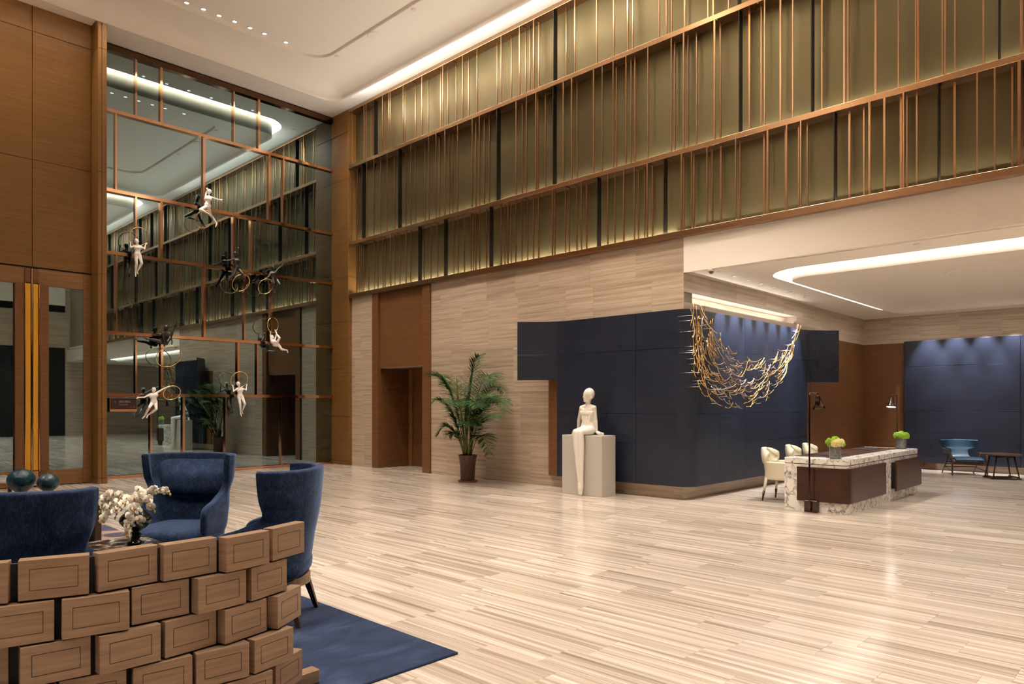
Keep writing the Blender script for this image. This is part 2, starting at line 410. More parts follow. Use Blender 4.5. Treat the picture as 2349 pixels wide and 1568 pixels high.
# ================================================================== THE SETTING
# ---- floor: a slab with separate striped marble planks
flo = tag(MB().box(-9, XD + .2, -9, YG + .1, -.12, -.006).build('floor', M['grout']), kind='structure')
tiles = []
x = -9.0; row = 0
rt = random.Random(3)
while x < XD:
    y = -9.0 - rt.random() * 1.1
    while y < YG:
        L = rt.choice((.8, .8, .8, 1.2, 1.2, .6)); a, b = max(y, -9.0), min(y + L, YG)
        if b - a > .03: tiles.append((x, min(x + .31, XD), a, b, max(0, min(1, rt.gauss(.55, .28)))))
        y += L
    x += .31
def tile_area(t):
    q = [proj((t[0], t[2], 0)), proj((t[1], t[2], 0)), proj((t[1], t[3], 0)), proj((t[0], t[3], 0))]
    if any(k is None for k in q): return 0
    q = [(min(max(k[0], 0), 2349), min(max(k[1], 0), 1568)) for k in q]
    a = abs(sum(q[i][0]*q[(i+1)%4][1] - q[(i+1)%4][0]*q[i][1] for i in range(4)))/2
    if t[0] < 2.6 and t[3] > 3.3 and t[2] < 6: a *= .02      # under the carpet
    return a
tiles.sort(key=tile_area, reverse=True)
G = .0005
def tile_mb(mb, t): return mb.box(t[0]+G, t[1]-G, t[2]+G, t[3]-G, -.02, 0)
for t in tiles[:300]: tile_mb(MB(), t).build('floor_tile', M['floor'], flo, True, tone=t[4])
mb = MB(); tn = []
for t in tiles[300:]: tile_mb(mb, t); tn += [t[4]]*6
tag(mb.build('floor_tile_field', M['floor'], flo, True, tone=tn), kind='stuff')

# ---- hall ceiling: soffit with two coffers, each a dropped lip inside a lit slot
def holed_plate(outer, holes, z, name, mat, parent=None, thick=0):
    bm = bmesh.new()
    for loop in [outer] + holes:
        vs = [bm.verts.new((p[0], p[1], z)) for p in loop]
        for i in range(len(vs)): bm.edges.new((vs[i], vs[(i+1) % len(vs)]))
    bmesh.ops.triangle_fill(bm, use_beauty=True, use_dissolve=False, edges=bm.edges[:])
    return MB().bm(bm).build(name, mat, parent, True)
def sweep_rr(rect, rad, prof, n=10, close_top=True):
    """prof: list of (inset, z); rounded rectangles stacked and bridged"""
    mb = MB(); x0, x1, y0, y1 = rect; vs = []; k = None
    for q in prof:
        d, z = q[:2]; pts = rrect(x0+d, x1-d, y0+d, y1-d, q[2] if len(q) > 2 else max(rad - d, .12), n); k = len(pts); vs += [(p[0], p[1], z) for p in pts]
    fs = [(i*k+j, (i+1)*k+j, (i+1)*k+(j+1)%k, i*k+(j+1)%k) for i in range(len(prof)-1) for j in range(k)]
    if close_top: fs.append(tuple((len(prof)-1)*k + j for j in range(k)))
    return mb.add(vs, fs)
cof = [(-3.6, 9.36, 6.20, 14.65), (-3.6, 9.36, -5.2, 4.55)]
ceil = tag(MB().box(-9, XBR + .4, -9, YG + .3, 9.6, 9.7).build('ceiling', M['paint']), kind='structure')
holed_plate([(-9,-9), (XBR+.4,-9), (XBR+.4,YG+.3), (-9,YG+.3)], [rrect(*c, .62) for c in cof], ZC, 'soffit', M['paint'], ceil)
for c in cof:
    sweep_rr(c, .62, [(0, ZC), (0, ZC+.32)], close_top=False).build('slot_side', M['paint'], ceil, True, smooth=True)
    sweep_rr(c, .62, [(0, ZC+.32), (.24, ZC+.32)], close_top=False).build('cove_light', M['cove'], ceil, True)
    curve = [(.24, ZC+.32), (.24, 8.50), (.28, 8.495)] + [(.28 + .62*(1-math.cos(t)), 8.495 + .29*math.sin(t)) for t in [R(a) for a in (12, 25, 38, 50, 62, 74, 84, 90)]]
    sweep_rr(c, .62, curve + [(1.25, 8.785, .5)], close_top=False).build('coffer_lip', M['paint'], ceil, True, smooth=True)
    sweep_rr(c, 1.75, [(1.25, 8.785, .5), (1.262, 8.79, .49), (1.275, 8.84, .48), (1.7, 8.84, .3)]).build('coffer_panel', M['paint'], ceil, True)
# lamps behind the lip that wash the soffit along the bronze screen
for c in cof:
    area((c[1] - .22, (c[2]+c[3])/2, 8.60), (c[1] + .6, (c[2]+c[3])/2, 8.74), c[3]-c[2]-1.2, .05, 58, SOFT, 'Y')

# ---- wall on the left: timber panelling, pilasters
wl = tag(MB().box(-9, 4.27, YW + .03, YG + .3, 0, ZC).build('wall_left', M['groove']), kind='structure')
def panel(parent, name, x0, x1, y0, y1, z0, z1, mat, b=.003): return MB().box(x0, x1, y0, y1, z0, z1).build(name, mat, parent, True, auto=b)
for (a, b) in ((-2.6, -1.1), (-1.1, .4), (.4, 1.85), (1.85, 3.305), (3.305, 4.27)):
    for (z0, z1) in ((4.02, 5.98), (5.98, 8.33), (8.33, ZC)): panel(wl, 'timber_panel', a+.004, b-.004, YW, YW+.03, z0+.004, z1-.004, M['timber'])
for (a, b) in ((-2.6, -1.1), (-1.1, .4), (.4, 2.3)): panel(wl, 'timber_panel', a+.004, b-.004, YW, YW+.03, .004, 4.016, M['timber'])
pl = thing('trim_1', (4.345, 15.1, 0), kind='structure')
zb = [0, .10, 1.23, 2.40, 3.98, 5.91, 8.25, ZC]
for z0, z1 in zip(zb[:-1], zb[1:]):
    e = .008 if z0 == 0 else 0
    panel(pl, 'pilaster_block', 4.27-e, 4.332, 14.90-e, 15.42, z0+.003, z1-.003, M['timber']); panel(pl, 'pilaster_block', 4.338, 4.42+e, 14.90-e, YG+.05, z0+.003, z1-.003, M['timber'])
pr_ = thing('trim_2', (9.94, 15.4, 0), kind='structure')
zb = [0, .10, 1.21, 2.39, 3.57, 4.67, 5.87, 7.09, 8.26, ZC]
for z0, z1 in zip(zb[:-1], zb[1:]): panel(pr_, 'pilaster_block', 9.87, 10.3, 15.05, YG+.1, z0+.003, z1-.003, M['timber'])

# ---- double entrance door in the timber wall
d1 = thing('door_1', (3.28, YW, 0), kind='structure')
for s in (1, -1):
    X = lambda a: 3.285 + s*(a - 3.285)
    def dpart(name, a, b, y0, y1, z0, z1, mat, parent=d1): return MB().box(X(a), X(b), y0, y1, z0, z1).build(name, mat, parent, True, auto=.003)
    dpart('stile', 4.13, 4.265, YW-.02, YW+.03, .01, 3.99, M['timber_d']); dpart('top_rail', 3.39, 4.128, YW-.02, YW+.03, 3.69, 3.99, M['timber_d'])
    dpart('bottom_rail', 3.39, 4.128, YW-.02, YW+.03, .01, .285, M['timber_d']); dpart('pane', 3.54, 4.13, YW, YW+.012, .285, 3.69, M['glass'])
    dpart('pull_board', 3.41, 3.545, YW-.09, YW-.02, .29, 3.70, M['timber_v']); dpart('pull_handle', 3.305, 3.385, YW-.07, YW-.035, .30, 3.70, M['yellow'])
    dpart('edge_strip', 3.39, 3.405, YW-.10, YW-.03, .28, 3.71, M['copper']); dpart('meeting_block', 3.30, 3.388, YW-.05, YW+.02, 3.72, 3.98, M['timber_v'])
    dpart('foot_block', 3.30, 3.388, YW-.05, YW+.02, .02, .285, M['copper'])
MB().box(3.277, 3.293, YW-.075, YW-.02, .02, 3.98).build('centre_strip', M['copper'], d1, True)
MB().box(2.3, 4.27, YW+.02, YW+.03, 0, 4.02).build('frame', M['groove'], d1, True)

# ---- glass wall with copper bars
w1 = thing('window_1', (7.1, YG, 0), kind='structure')
HZ = [.03, 1.70, 2.955, 4.57, 5.83, 7.44, 8.70]
VX = [[5.51, 6.18, 7.11, 8.47], [5.22, 5.73, 7.40, 7.86], [4.85, 6.63, 7.55, 8.21], [5.22, 5.72, 7.29, 7.71], [4.84, 6.62, 8.16, 8.52], [5.22, 5.72, 7.30, 7.90]]
WIDE = {6.18, 5.73, 6.63, 5.72, 6.62, 7.40, 8.21, 7.90, 8.16}
for i in range(6):
    xs = [4.42] + VX[i] + [9.87]
    for a, b in zip(xs[:-1], xs[1:]): MB().box(a, b, YG, YG+.02, HZ[i], HZ[i+1]).build('pane', M['glass'], w1, True)
    for vx in VX[i]:
        h = .025 if vx in WIDE else .016
        MB().box(vx-h, vx+h, YG-.06, YG+.02, HZ[i]+.035, HZ[i+1]-.035).build('upright_bar', M['copper'], w1, True)
for i, z in enumerate(HZ):
    h = .03 if i == 0 else (.06 if i == 6 else .033)
    MB().box(4.40, 9.87, YG-.07, YG+.02, z-h, z+h).build('cross_bar', M['darkcopper'] if i == 6 else M['copper'], w1, True)
MB().box(4.40, 9.88, YG-.02, YG+.1, 8.75, ZC).build('head_trim', M['darkplate'], w1, True)
MB().box(4.3, 9.95, YG+.05, YG+.25, 0, ZC).build('dark_backing', M['blackhole'], w1, True)

# ---- wall on the right: stone below, bronze screen above
wr = tag(MB().box(XS+.02, XS+.3, 14.02, YG, 0, 4.14).box(XS+.02, XS+.3, YC+.02, 12.02, 0, 4.14).box(10.12, 10.35, -9, YG, 4.14, ZC).box(XS+.02, XS+.3, 12.02, 14.02, 2.36, 4.14).build('wall_right', M['grout']), kind='structure')
def stone_tiles(parent, axis, plane, u0, u1, zs, seed, depth=.02):
    r = random.Random(seed)
    for z0, z1 in zip(zs[:-1], zs[1:]):
        u = u1 + r.random()*.9
        while u > u0:
            L = r.choice((.62, .8, 1.2, 1.2, .95)); a, b = max(u-L, u0), min(u, u1); u -= L
            if b - a < .02: continue
            g = .0007; d = r.random()*.0012; t = max(0, min(1, r.gauss(.6, .3)))
            mb = MB()
            if axis == 'X': mb.box(plane-d, plane+depth, a+g, b-g, z0+g, z1-g)
            else: mb.box(a+g, b-g, plane-d, plane+depth, z0+g, z1-g)
            mb.build('stone_tile', M['wallstone'], parent, True, tone=t)
stone_tiles(wr, 'X', XS, 14.14, 15.05, [0, .86, 1.76, 2.66, 3.57, 4.14], 11)
stone_tiles(wr, 'X', XS, YC, 11.99, [.0, .86, 1.76, 2.66, 3.57, 4.14], 12)

# recessed timber doorway in that wall
d2 = thing('door_2', (10.0, 13.05, 0), kind='structure')
panel(d2, 'post', XS-.05, XS+.06, 13.89, 14.13, 0, 4.14, M['timber_v']); panel(d2, 'post', XS-.05, XS+.06, 11.99, 12.24, 0, 4.14, M['timber_v'])
panel(d2, 'over_panel', XS+.015, XS+.06, 12.24, 13.89, 2.37, 4.14, M['timber_v'])
panel(d2, 'side_lining', XS+.06, XS+.95, 13.89, 13.95, 0, 2.37, M['timber_v']); panel(d2, 'side_lining', XS+.06, XS+.95, 12.18, 12.24, 0, 2.37, M['timber_v'])
panel(d2, 'head_lining', XS+.06, XS+.95, 12.18, 13.95, 2.37, 2.42, M['timber_v']); panel(d2, 'door_leaf', XS+.90, XS+.95, 12.24, 13.82, 0, 2.36, M['timber_v'])
panel(d2, 'jamb', XS+.86, XS+.92, 13.76, 13.89, 0, 2.36, M['timber_d'])

# ---- bronze screen
scr = tag(thing('bronze_screen', (XBR + .1, 7.5, 4.14)), 'three-tier bronze wall screen of upright fins between long shelves', 'wall screen')
RZ = [(4.14, 4.235), (5.437, 5.517), (7.326, 7.406), (8.72, 8.80)]
YE0, YE1 = -5.0, 15.05
for (a, b) in RZ:
    rl = MB().box(XBR, XBR+.225, YE0, YE1, a, b).build('shelf', M['bronze'], scr, True, auto=.004)
for i in range(3): MB().box(XBR+.222, XBR+.238, YE0, YE1, RZ[i][1], RZ[i+1][0]).build('back_sheet', M['olive'], scr, True)
def zA(l): return [600 + v/2.936 for v in l]
def zB(l): return [740 + v/3.136 for v in l]
def zD(l): return [1400 + v/2.475 for v in l]
FIN = {
 2: dict(F=zA([608,688,702,813,855,865,952,1078,1219,1352,1450,1612,1735,1831,2108,2255]) + zD([18,97,275,347,553,670]),
         Rr=zA([738,832,968,1038,1123,1207,1256,1311,1395,1587,1683,1780,1808,1868,2052]) + zD([128,318,423,585]), Pl=zA([757,1965])),
 1: dict(F=zB([208,316,367,416,461,632,763,815,878,970,1075,1127,1390,1465,1533,1730,1790,1948,2010]) + zD([15,88,212,345,415,590,875,965,1035,1327,1505,1635,1733,1900,2118]),
         Rr=zB([250,518,600,669,738,840,912,937,1104,1164,1200,1438,1550,1604,1832]) + zD([35,118,140,367,442,490,625,790,857,1202,1350,1748,1885,1957]), Pl=zB([283,543,1252,1656]) + zD([730,1140])),
 0: dict(F=zB([245,265,330,398,432,487,598,778,973,1018,1128,1283,1332,1388,1515,1652,1745,1860,2050]) + zD([25,75,135,208,403,460,548,710,892,1000,1080,1470,1555,1663,2082,2182]),
         Rr=zB([282,297,373,450,520,558,635,730,828,945,1068,1085,1102,1180,1312,1358,1435,1475,1555,1672,1775,1830,1900]) + zD([160,195,240,418,475,580,628,737,873,995,1070,1118,1358,1440,1650,1685,1740,1955,2282]), Pl=zB([687,873,1200,1975]) + zD([303,1270,1860])),
}
rf = random.Random(5)
for t in range(3):
    z0, z1 = RZ[t][1], RZ[t+1][0]; ymin = 20; todo = []
    for px in FIN[t]['F']: todo.append((onX(px, 500, XBR).y, 'F'))
    for px in FIN[t]['Rr']: todo.append((onX(px, 500, XBR+.12).y, 'R'))
    for px in FIN[t]['Pl']: todo.append((onX(px, 500, XBR).y, 'P'))
    ymin = min(y for y, k in todo); y = ymin - .15
    while y > YE0 + .1: todo.append((y, rf.choice('FFRRRP' if rf.random() < .35 else 'FFRRR'))); y -= rf.choice((.06, .12, .2, .28, .34))
    for (y, k) in todo:
        wd = rf.choice((.017, .018, .026))
        if k == 'F': mb = MB().box(XBR+.003, XBR+.022, y-wd/2, y+wd/2, z0, z1)
        elif k == 'R': mb = MB().box(XBR+.115, XBR+.135, y-wd/2, y+wd/2, z0, z1)
        else: mb = MB().box(XBR+.003, XBR+.108, y-.006, y+.006, z0, z1)
        if k == 'R' and rf.random() < .3: mb.box(XBR+.003, XBR+.135, y-.007, y+.007, z1-.016, z1-.002)      # little head bracket
        mb.build('fin', M['darkplate'] if k == 'P' else M['bronze'], scr, True)  # deep plates get near-black: their shade is painted into the colour
MB().box(XBR, XBR+.2, 1.40, 1.43, RZ[0][1], RZ[1][0]).build('end_post', M['bronze'], scr, True)
# light lines along the foot of every tier
for t, pw in ((0, 44), (1, 22), (2, 12)):
    for (a, b) in ((10.0, 15.0), (5.0, 10.0), (0.0, 5.0), (-5.0, 0.0)):
        area((XBR+.19, (a+b)/2, RZ[t][1]+.012), (XBR+.205, (a+b)/2, RZ[t][1]+1), 4.9, .02, pw, (1.0,.91,.78), 'Y', 150)

# ---- alcove
fascia = tag(MB().box(XS, XS+.12, -9, YC, ZA, 4.14).build('trim_3', M['paint']), kind='structure')
cofA = (10.81, 17.45, -5.0, 4.95)
ca = tag(MB().box(XS+.1, XD+.2, -9, YC+.2, ZA+.6, ZA+.7).build('ceiling_alcove', M['paint']), kind='structure')
holed_plate([(XS+.1,-9), (XD+.1,-9), (XD+.1,YC+.1), (XS+.1,YC+.1)], [rrect(*cofA, .72)], ZA, 'soffit', M['paint'], ca)
sweep_rr(cofA, .72, [(0, ZA), (0, ZA+.05)], close_top=False).build('slot_side', M['paint'], ca, True, smooth=True)
sweep_rr(cofA, .72, [(0, ZA+.05), (.285, ZA+.05)], close_top=False).build('cove_light', M['cove2'], ca, True)
curve = [(.285, ZA+.05), (.285, ZA-.10), (.31, ZA-.103)] + [(.31 + .7*(1-math.cos(t)), ZA-.103 + .16*math.sin(t)) for t in [R(a) for a in (15, 30, 45, 60, 75, 90)]]
sweep_rr(cofA, .72, curve, close_top=False).build('coffer_lip', M['paint'], ca, True, smooth=True)
sweep_rr(cofA, .72, [(1.0, ZA+.057), (1.5, ZA+.057)]).build('coffer_panel', M['paint'], ca, True)

wa = tag(MB().box(XS+.02, XD+.2, YC+.02, YC+.3, 0, 3.13).box(XS+.02, XD+.2, YC+.02, YC+.3, 3.29, ZA+.1).box(XS+.02, XD+.2, YC+.26, YC+.3, 3.13, 3.29).box(14.42, XD+.2, YC+.02, YC+.3, 3.13, 3.29)
          .build('wall_alcove_side', M['grout']), kind='structure')
stone_tiles(wa, 'Y', YC, XS, XD, [3.29, ZA], 21); stone_tiles(wa, 'Y', YC, XS, XD, [2.96, 3.13], 22); stone_tiles(wa, 'Y', YC, 14.42, XD, [3.13, 3.29], 23)
stone_tiles(wa, 'Y', YC, XS, 14.5, [0, .86, 1.76, 2.96], 24)
MB().box(XS+.02, 14.42, YC+.245, YC+.26, 3.135, 3.285).build('niche_back', M['wallstone'], wa, True, tone=.8)
MB().box(XS+.02, 14.42, YC+.03, YC+.25, 3.128, 3.132).build('niche_sill', M['wallstone'], wa, True, tone=.8)
area((12.2, YC+.06, 3.142), (12.2, YC+.14, 3.3), 4.3, .03, 15, SOFT)
for (a, b) in ((14.46, 14.82), (14.82, 15.13), (15.13, 16.2), (16.2, 17.4), (17.4, XD)): panel(wa, 'timber_panel', a+.002, b-.002, YC-.02, YC+.02, .02, 2.96, M['timber_v'])
wd = tag(MB().box(XD+.02, XD+.25, -9, YC+.3, 0, ZA+.6).build('wall_alcove_back', M['grout']), kind='structure')
stone_tiles(wd, 'X', XD, -4, YC, [2.96, ZA], 31); stone_tiles(wd, 'X', XD, -4, 4.2, [0, .16], 32)
panel(wd, 'timber_panel', XD-.02, XD+.02, 4.90, YC-.02, .02, 2.96, M['timber_v'])
panel(wd, 'timber_panel', XD-.02, XD+.02, 4.25, 4.90, .02, .2, M['timber_v'])

# ---- walls behind the camera
tag(MB().box(-9.2, -9, -9, YG, 0, ZC).build('wall_far_left', M['timber']), kind='structure')
wb = tag(MB().box(-9, XD+.2, -9.3, -9, 0, ZC).build('wall_rear', M['wallstone'], tone=.5), kind='structure')
MB().box(-6, 9.9, -9.0, -8.97, 0, 4.25).build('dark_glazing', M['blackhole'], wb, True)
MB().box(-6, 9.9, -9.0, -8.97, 5.98, 6.3).build('dark_band', M['blackhole'], wb, True)
MB().box(-6, 9.9, -9.0, -8.95, 6.3, ZC).build('painted_band', M['paint'], wb, True)

# ================================================================== WALL PIECES IN THE ALCOVE
def dense(path, step=.05):
    out = [Vector(path[0])]
    for a, b in zip(path[:-1], path[1:]):
        a, b = Vector(a), Vector(b); n = max(1, int((b-a).length/step))
        out += [a.lerp(b, (k+1)/n) for k in range(n)]
    return out
def arc(cx, cy, r, a0, a1, n=10): return [(cx + r*math.cos(R(a0+(a1-a0)*k/n)), cy + r*math.sin(R(a0+(a1-a0)*k/n))) for k in range(n+1)]
XN, YN = 9.87, 5.63
pathB = [(9.37, 8.83), (9.50, 8.69), (9.63, 8.55), (9.745, 8.41), (9.82, 8.25), (9.857, 8.07), (XN, 7.7), (XN, 5.85)]
pathC = [(10.09, YN), (14.0, YN), (14.25, 5.61), (14.43, 5.56), (14.60, 5.455), (14.77, 5.31), (14.94, 5.15)]
npath = dense(pathB + arc(XN+.22, YN+.22, .22, 180, 270, 8)[1:-1] + pathC, .06)
def ribbon(pts, z0, z1, th, gap=.0022):
    """a curved slab standing on a plan path; th is added on the room side"""
    n = len(pts); nr = []
    for i in range(n):
        t = (pts[min(i+1, n-1)] - pts[max(i-1, 0)]); t.normalize(); nr.append(Vector((t.y, -t.x)))
    if gap:
        pts = list(pts); a = (pts[1]-pts[0]).normalized(); b = (pts[-1]-pts[-2]).normalized(); pts[0] = pts[0] + a*gap; pts[-1] = pts[-1] - b*gap
    vs = []
    for p, m in zip(pts, nr):
        q = p + m*th
        vs += [(p.x, p.y, z0+gap), (q.x, q.y, z0+gap), (q.x, q.y, z1-gap), (p.x, p.y, z1-gap)]
    fs = []
    for i in range(n-1):
        for k in range(4): fs.append((4*i+k, 4*i+(k+1)%4, 4*i+4+(k+1)%4, 4*i+4+k))
    fs += [(0,3,2,1), (4*n-4, 4*n-3, 4*n-2, 4*n-1)]
    return MB().add(vs, fs)
def cut(path, f0, f1):
    i0 = min(range(len(path)), key=lambda i: (path[i]-Vector(f0)).length); i1 = min(range(len(path)), key=lambda i: (path[i]-Vector(f1)).length)
    return path[i0:i1+1]
nv = tag(thing('leather_wall_panel', (XN, YN+.2, .21)), 'dark navy leather wall cladding wrapping the rounded stone corner', 'wall panel')
cols = [((9.37,8.83), (9.80,8.27), [(1.94,2.395),(2.395,3.0)]), ((9.80,8.27), (XN,6.60), [(.21,.86),(.86,1.355),(1.355,2.395),(2.395,3.0)]),
        ((XN,6.60), (10.80,YN), [(.21,1.355),(1.355,2.395),(2.395,3.0)]), ((10.80,YN), (11.72,YN), [(.21,1.355),(1.355,2.395),(2.395,3.0)]),
        ((11.72,YN), (14.35,5.585), [(.21,.86),(.86,1.355),(1.355,2.395),(2.395,3.0)]), ((14.35,5.585), (14.94,5.15), [(1.95,2.395),(2.395,3.0)])]
for a, b, rows in cols:
    for z0, z1 in rows:
        o = ribbon(cut(npath, a, b), z0, z1, .035).build('leather_panel', M['navy'], nv, True, smooth=False)
        for p_ in o.data.polygons: p_.use_smooth = abs(p_.normal.z) < .5
        mod(o, 'EDGE_SPLIT', split_angle=R(50))
ribbon(cut(npath, (9.80,8.27), (14.35,5.585)), .23, 2.98, -.02, .0).build('backing', M['groove'], nv, True)
yb = onX(1259.5, 980, 9.92).y
MB().box(9.905, 9.975, 6.2, yb, .20, 2.6).build('timber_backing', M['timber_v'], nv, True)
MB().box(9.86, 9.90, 8.02, 8.24, .28, .42).build('bracket', M['darkplate'], nv, True)
nd2 = tag(thing('leather_wall_panel', (XD-.06, 2.0, .15)), 'navy leather wall cladding behind the blue lounge chair', 'wall panel')
for (y0, y1) in ((-2.6, .1), (.1, 2.62), (2.62, 4.88)):
    for z0, z1 in ((.15,.84), (.84,1.34), (1.34,2.39), (2.39,2.99)): panel(nd2, 'leather_panel', XD-.09, XD-.05, y0+.003, y1-.003, z0+.003, z1-.003, M['navy'])
MB().box(XD-.05, XD-.02, -2.6, 4.86, .17, 2.97).build('backing', M['groove'], nd2, True)

# ---- wall sculpture: a hammock-shaped swarm of bent rods
ws = tag(thing('wall_sculpture', (12.2, YN-.12, 1.5)), 'draped net of bent gold and silver rods on the navy wall', 'wall sculpture')
inner = [(1622,712), (1640,762), (1668,795), (1700,818), (1730,828), (1765,822), (1795,804), (1815,785), (1826,756)]
outer = [(1589,716), (1590,780), (1592,850), (1604,895), (1635,922), (1680,938), (1720,934), (1760,912), (1790,880), (1815,830), (1838,754)]
def along(poly, t):
    L = [0]
    for a, b in zip(poly[:-1], poly[1:]): L.append(L[-1] + math.hypot(b[0]-a[0], b[1]-a[1]))
    s = t*L[-1]
    for i in range(len(poly)-1):
        if s <= L[i+1]:
            k = (s-L[i])/(L[i+1]-L[i]); return (poly[i][0]+(poly[i+1][0]-poly[i][0])*k, poly[i][1]+(poly[i+1][1]-poly[i][1])*k)
    return poly[-1]
ra = random.Random(17)
for i in range(270):
    while True:
        t = ra.random(); a, b = along(inner, t), along(outer, t)
        if ra.random() < .12 + math.hypot(b[0]-a[0], b[1]-a[1])/125: break
    s = ra.random()**.85
    a, b = along(inner, t), along(outer, t); px, py = a[0]+(b[0]-a[0])*s, a[1]+(b[1]-a[1])*s
    a2, b2 = along(inner, min(1, t+.02)), along(outer, min(1, t+.02)); a1, b1 = along(inner, max(0, t-.02)), along(outer, max(0, t-.02))
    yy = YN - .035 - ra.uniform(.05, .30)
    c = onY(px, py, yy); q2 = onY(a2[0]+(b2[0]-a2[0])*s, a2[1]+(b2[1]-a2[1])*s, yy); q1 = onY(a1[0]+(b1[0]-a1[0])*s, a1[1]+(b1[1]-a1[1])*s, yy)
    d = (q2 - q1).normalized(); ang = math.atan2(d.z, d.x) + R(ra.gauss(0, 17)); d = Vector((math.cos(ang), ra.uniform(-.18, .18), math.sin(ang)))
    nrm = Vector((-math.sin(ang), 0, math.cos(ang)))
    if nrm.z < 0: nrm = -nrm
    L = ra.uniform(.18, .40); bend = L*ra.uniform(.06, .17)
    pts = [c + d*(L*(k/6-.5)) + nrm*(bend*((2*k/6-1)**2)) for k in range(7)]
    for p_ in pts: p_.y = min(p_.y, YN-.05)
    MB().tube(pts, .0062, 6).build('rod', M['silver'] if ra.random() < .16 else M['brass'], ws, True)
    if i % 3 == 0: MB().tube([pts[3], (pts[3].x, YN-.034, pts[3].z)], .003, 5).build('pin', M['silver'], ws, True)

# ================================================================== LIGHT FITTINGS
def downlight(p, label, group, r=.055, lamp=None, lens='lens', name='ceiling_downlight'):
    t = tag(thing(name, p), label, 'ceiling light', group)
    MB().lathe([(r*1.25, 0), (r*1.25, -.006), (r, -.008), (r*.86, .004)], 20, cap=False).build('trim_ring', M['white'], t)
    MB().lathe([(r*.86, .001), (r*.02, .001)], 20, cap=False).build('lens', M[lens], t)
    if lamp:
        spot((p[0], p[1], p[2]-.03), lamp[0], lamp[1], lamp[2], .7, lamp[3], .03)
    return t
ORD = ['first', 'second', 'third', 'fourth', 'fifth', 'sixth', 'seventh']
for i, (zx, zy) in enumerate([(188,25), (340,83), (480,140), (620,193), (758,250), (888,302), (1080,380)]):
    p = onZ(380+zx/3.915, zy/3.915, 8.84); p.z = 8.838
    downlight(p, ORD[i] + ' downlight from the left in the row along the raised ceiling step', 'downlights along the ceiling step', .045)
for i, (zx, zy) in enumerate([(388,410), (620,485), (840,553), (1065,625), (1270,687), (1475,748)]):
    p = onZ(240+zx/4.35, 80+zy/4.35, ZC); p.y = 2*YG - p.y; p.z = ZC-.008
    downlight(p, ORD[i] + ' downlight from the left in the soffit beside the glass wall', 'soffit downlights beside the glass wall', .038, ((p.x, 15.35, 3.2), 150, 44, SOFT))
for i, (zx, zy) in enumerate([(420,733), (510,760), (600,784), (683,807), (758,830), (832,851), (900,870)]):
    p = onZ(1540+zx/2.9036, 380+zy/2.9036, ZA); p.z = ZA-.004
    downlight(p, ORD[i] + ' downlight from the left in the row above the gold rod sculpture', 'downlights above the rod sculpture', .038, ((p.x, YN, 2.35), 380, 40, COOL))
for i, (zx, zy) in enumerate([(1693,978), (1875,965), (2072,950), (2268,935)]):
    p = onZ(1540+zx/2.9036, 380+zy/2.9036, ZA); p.z = ZA-.004
    downlight(p, ORD[i] + ' downlight from the left above the far navy wall', 'downlights above the far navy wall', .038, ((XD-.1, p.y, 1.9), 360, 50, COOL))
def disc(name, p, r, label, cat, group=None, mat='white', h=.01):
    t = tag(thing(name, p), label, cat, group)
    MB().lathe([(r, 0), (r, -h), (r*.9, -h*1.3)], 22).build('cover', M[mat], t)
    MB().lathe([(r*1.07, .002), (r*1.07, -h*.5), (r, -h*.5)], 22, cap=False).build('rim', M['white'], t); return t
for zx, zy, z, lb in [(507,378,8.785,'near the rounded ceiling step corner'), (1023,62,8.785,'beyond the speaker grille')]:
    p = onZ(600+zx/2.936, zy/2.936, z); disc('sprinkler_cover', p, .045, 'small round sprinkler cover in the hall coffer '+lb, 'sprinkler', 'coffer sprinklers')
for zx, zy, lb in [(620,660,'close to the timber pilaster'), (1153,378,'farther from the pilaster')]:
    p = onZ(600+zx/2.936, zy/2.936, ZC); disc('sprinkler_cover', p, .045, 'small round sprinkler cover on the bright soffit '+lb, 'sprinkler', 'soffit sprinklers')
disc('ceiling_speaker', onZ(600+758/2.936, 236/2.936, 8.785), .13, 'large round speaker grille flush in the hall ceiling', 'speaker', None, 'paint', .012)
for zx, zy, lb in [(322,703,'beside the dome camera'), (788,838,'among the sculpture downlights'), (1635,520,'between fascia and light strip')]:
    disc('sprinkler_cover', onZ(1540+zx/2.9036, 380+zy/2.9036, ZA), .045, 'small round sprinkler cover on the alcove ceiling '+lb, 'sprinkler')
for zx, zy, lb in [(1878,708,'larger round speaker'), (2040,811,'smaller round speaker')]:
    disc('ceiling_speaker', onZ(1540+zx/2.9036, 380+zy/2.9036, ZA+.055), .11 if 'larger' in lb else .09, lb+' cover inside the alcove light loop', 'speaker', None, 'paint')
p = onZ(1540+266/2.9036, 380+688/2.9036, ZA)
t = tag(thing('security_camera', p), 'white dome security camera on the alcove ceiling near the stone corner', 'camera')
MB().lathe([(.055, 0), (.055, -.025), (.045, -.035)], 20).build('housing', M['white'], t); MB().sphere((0,0,-.035), .04, 14, 8, (1,1,1)).build('dome', M['domeglass'], t)

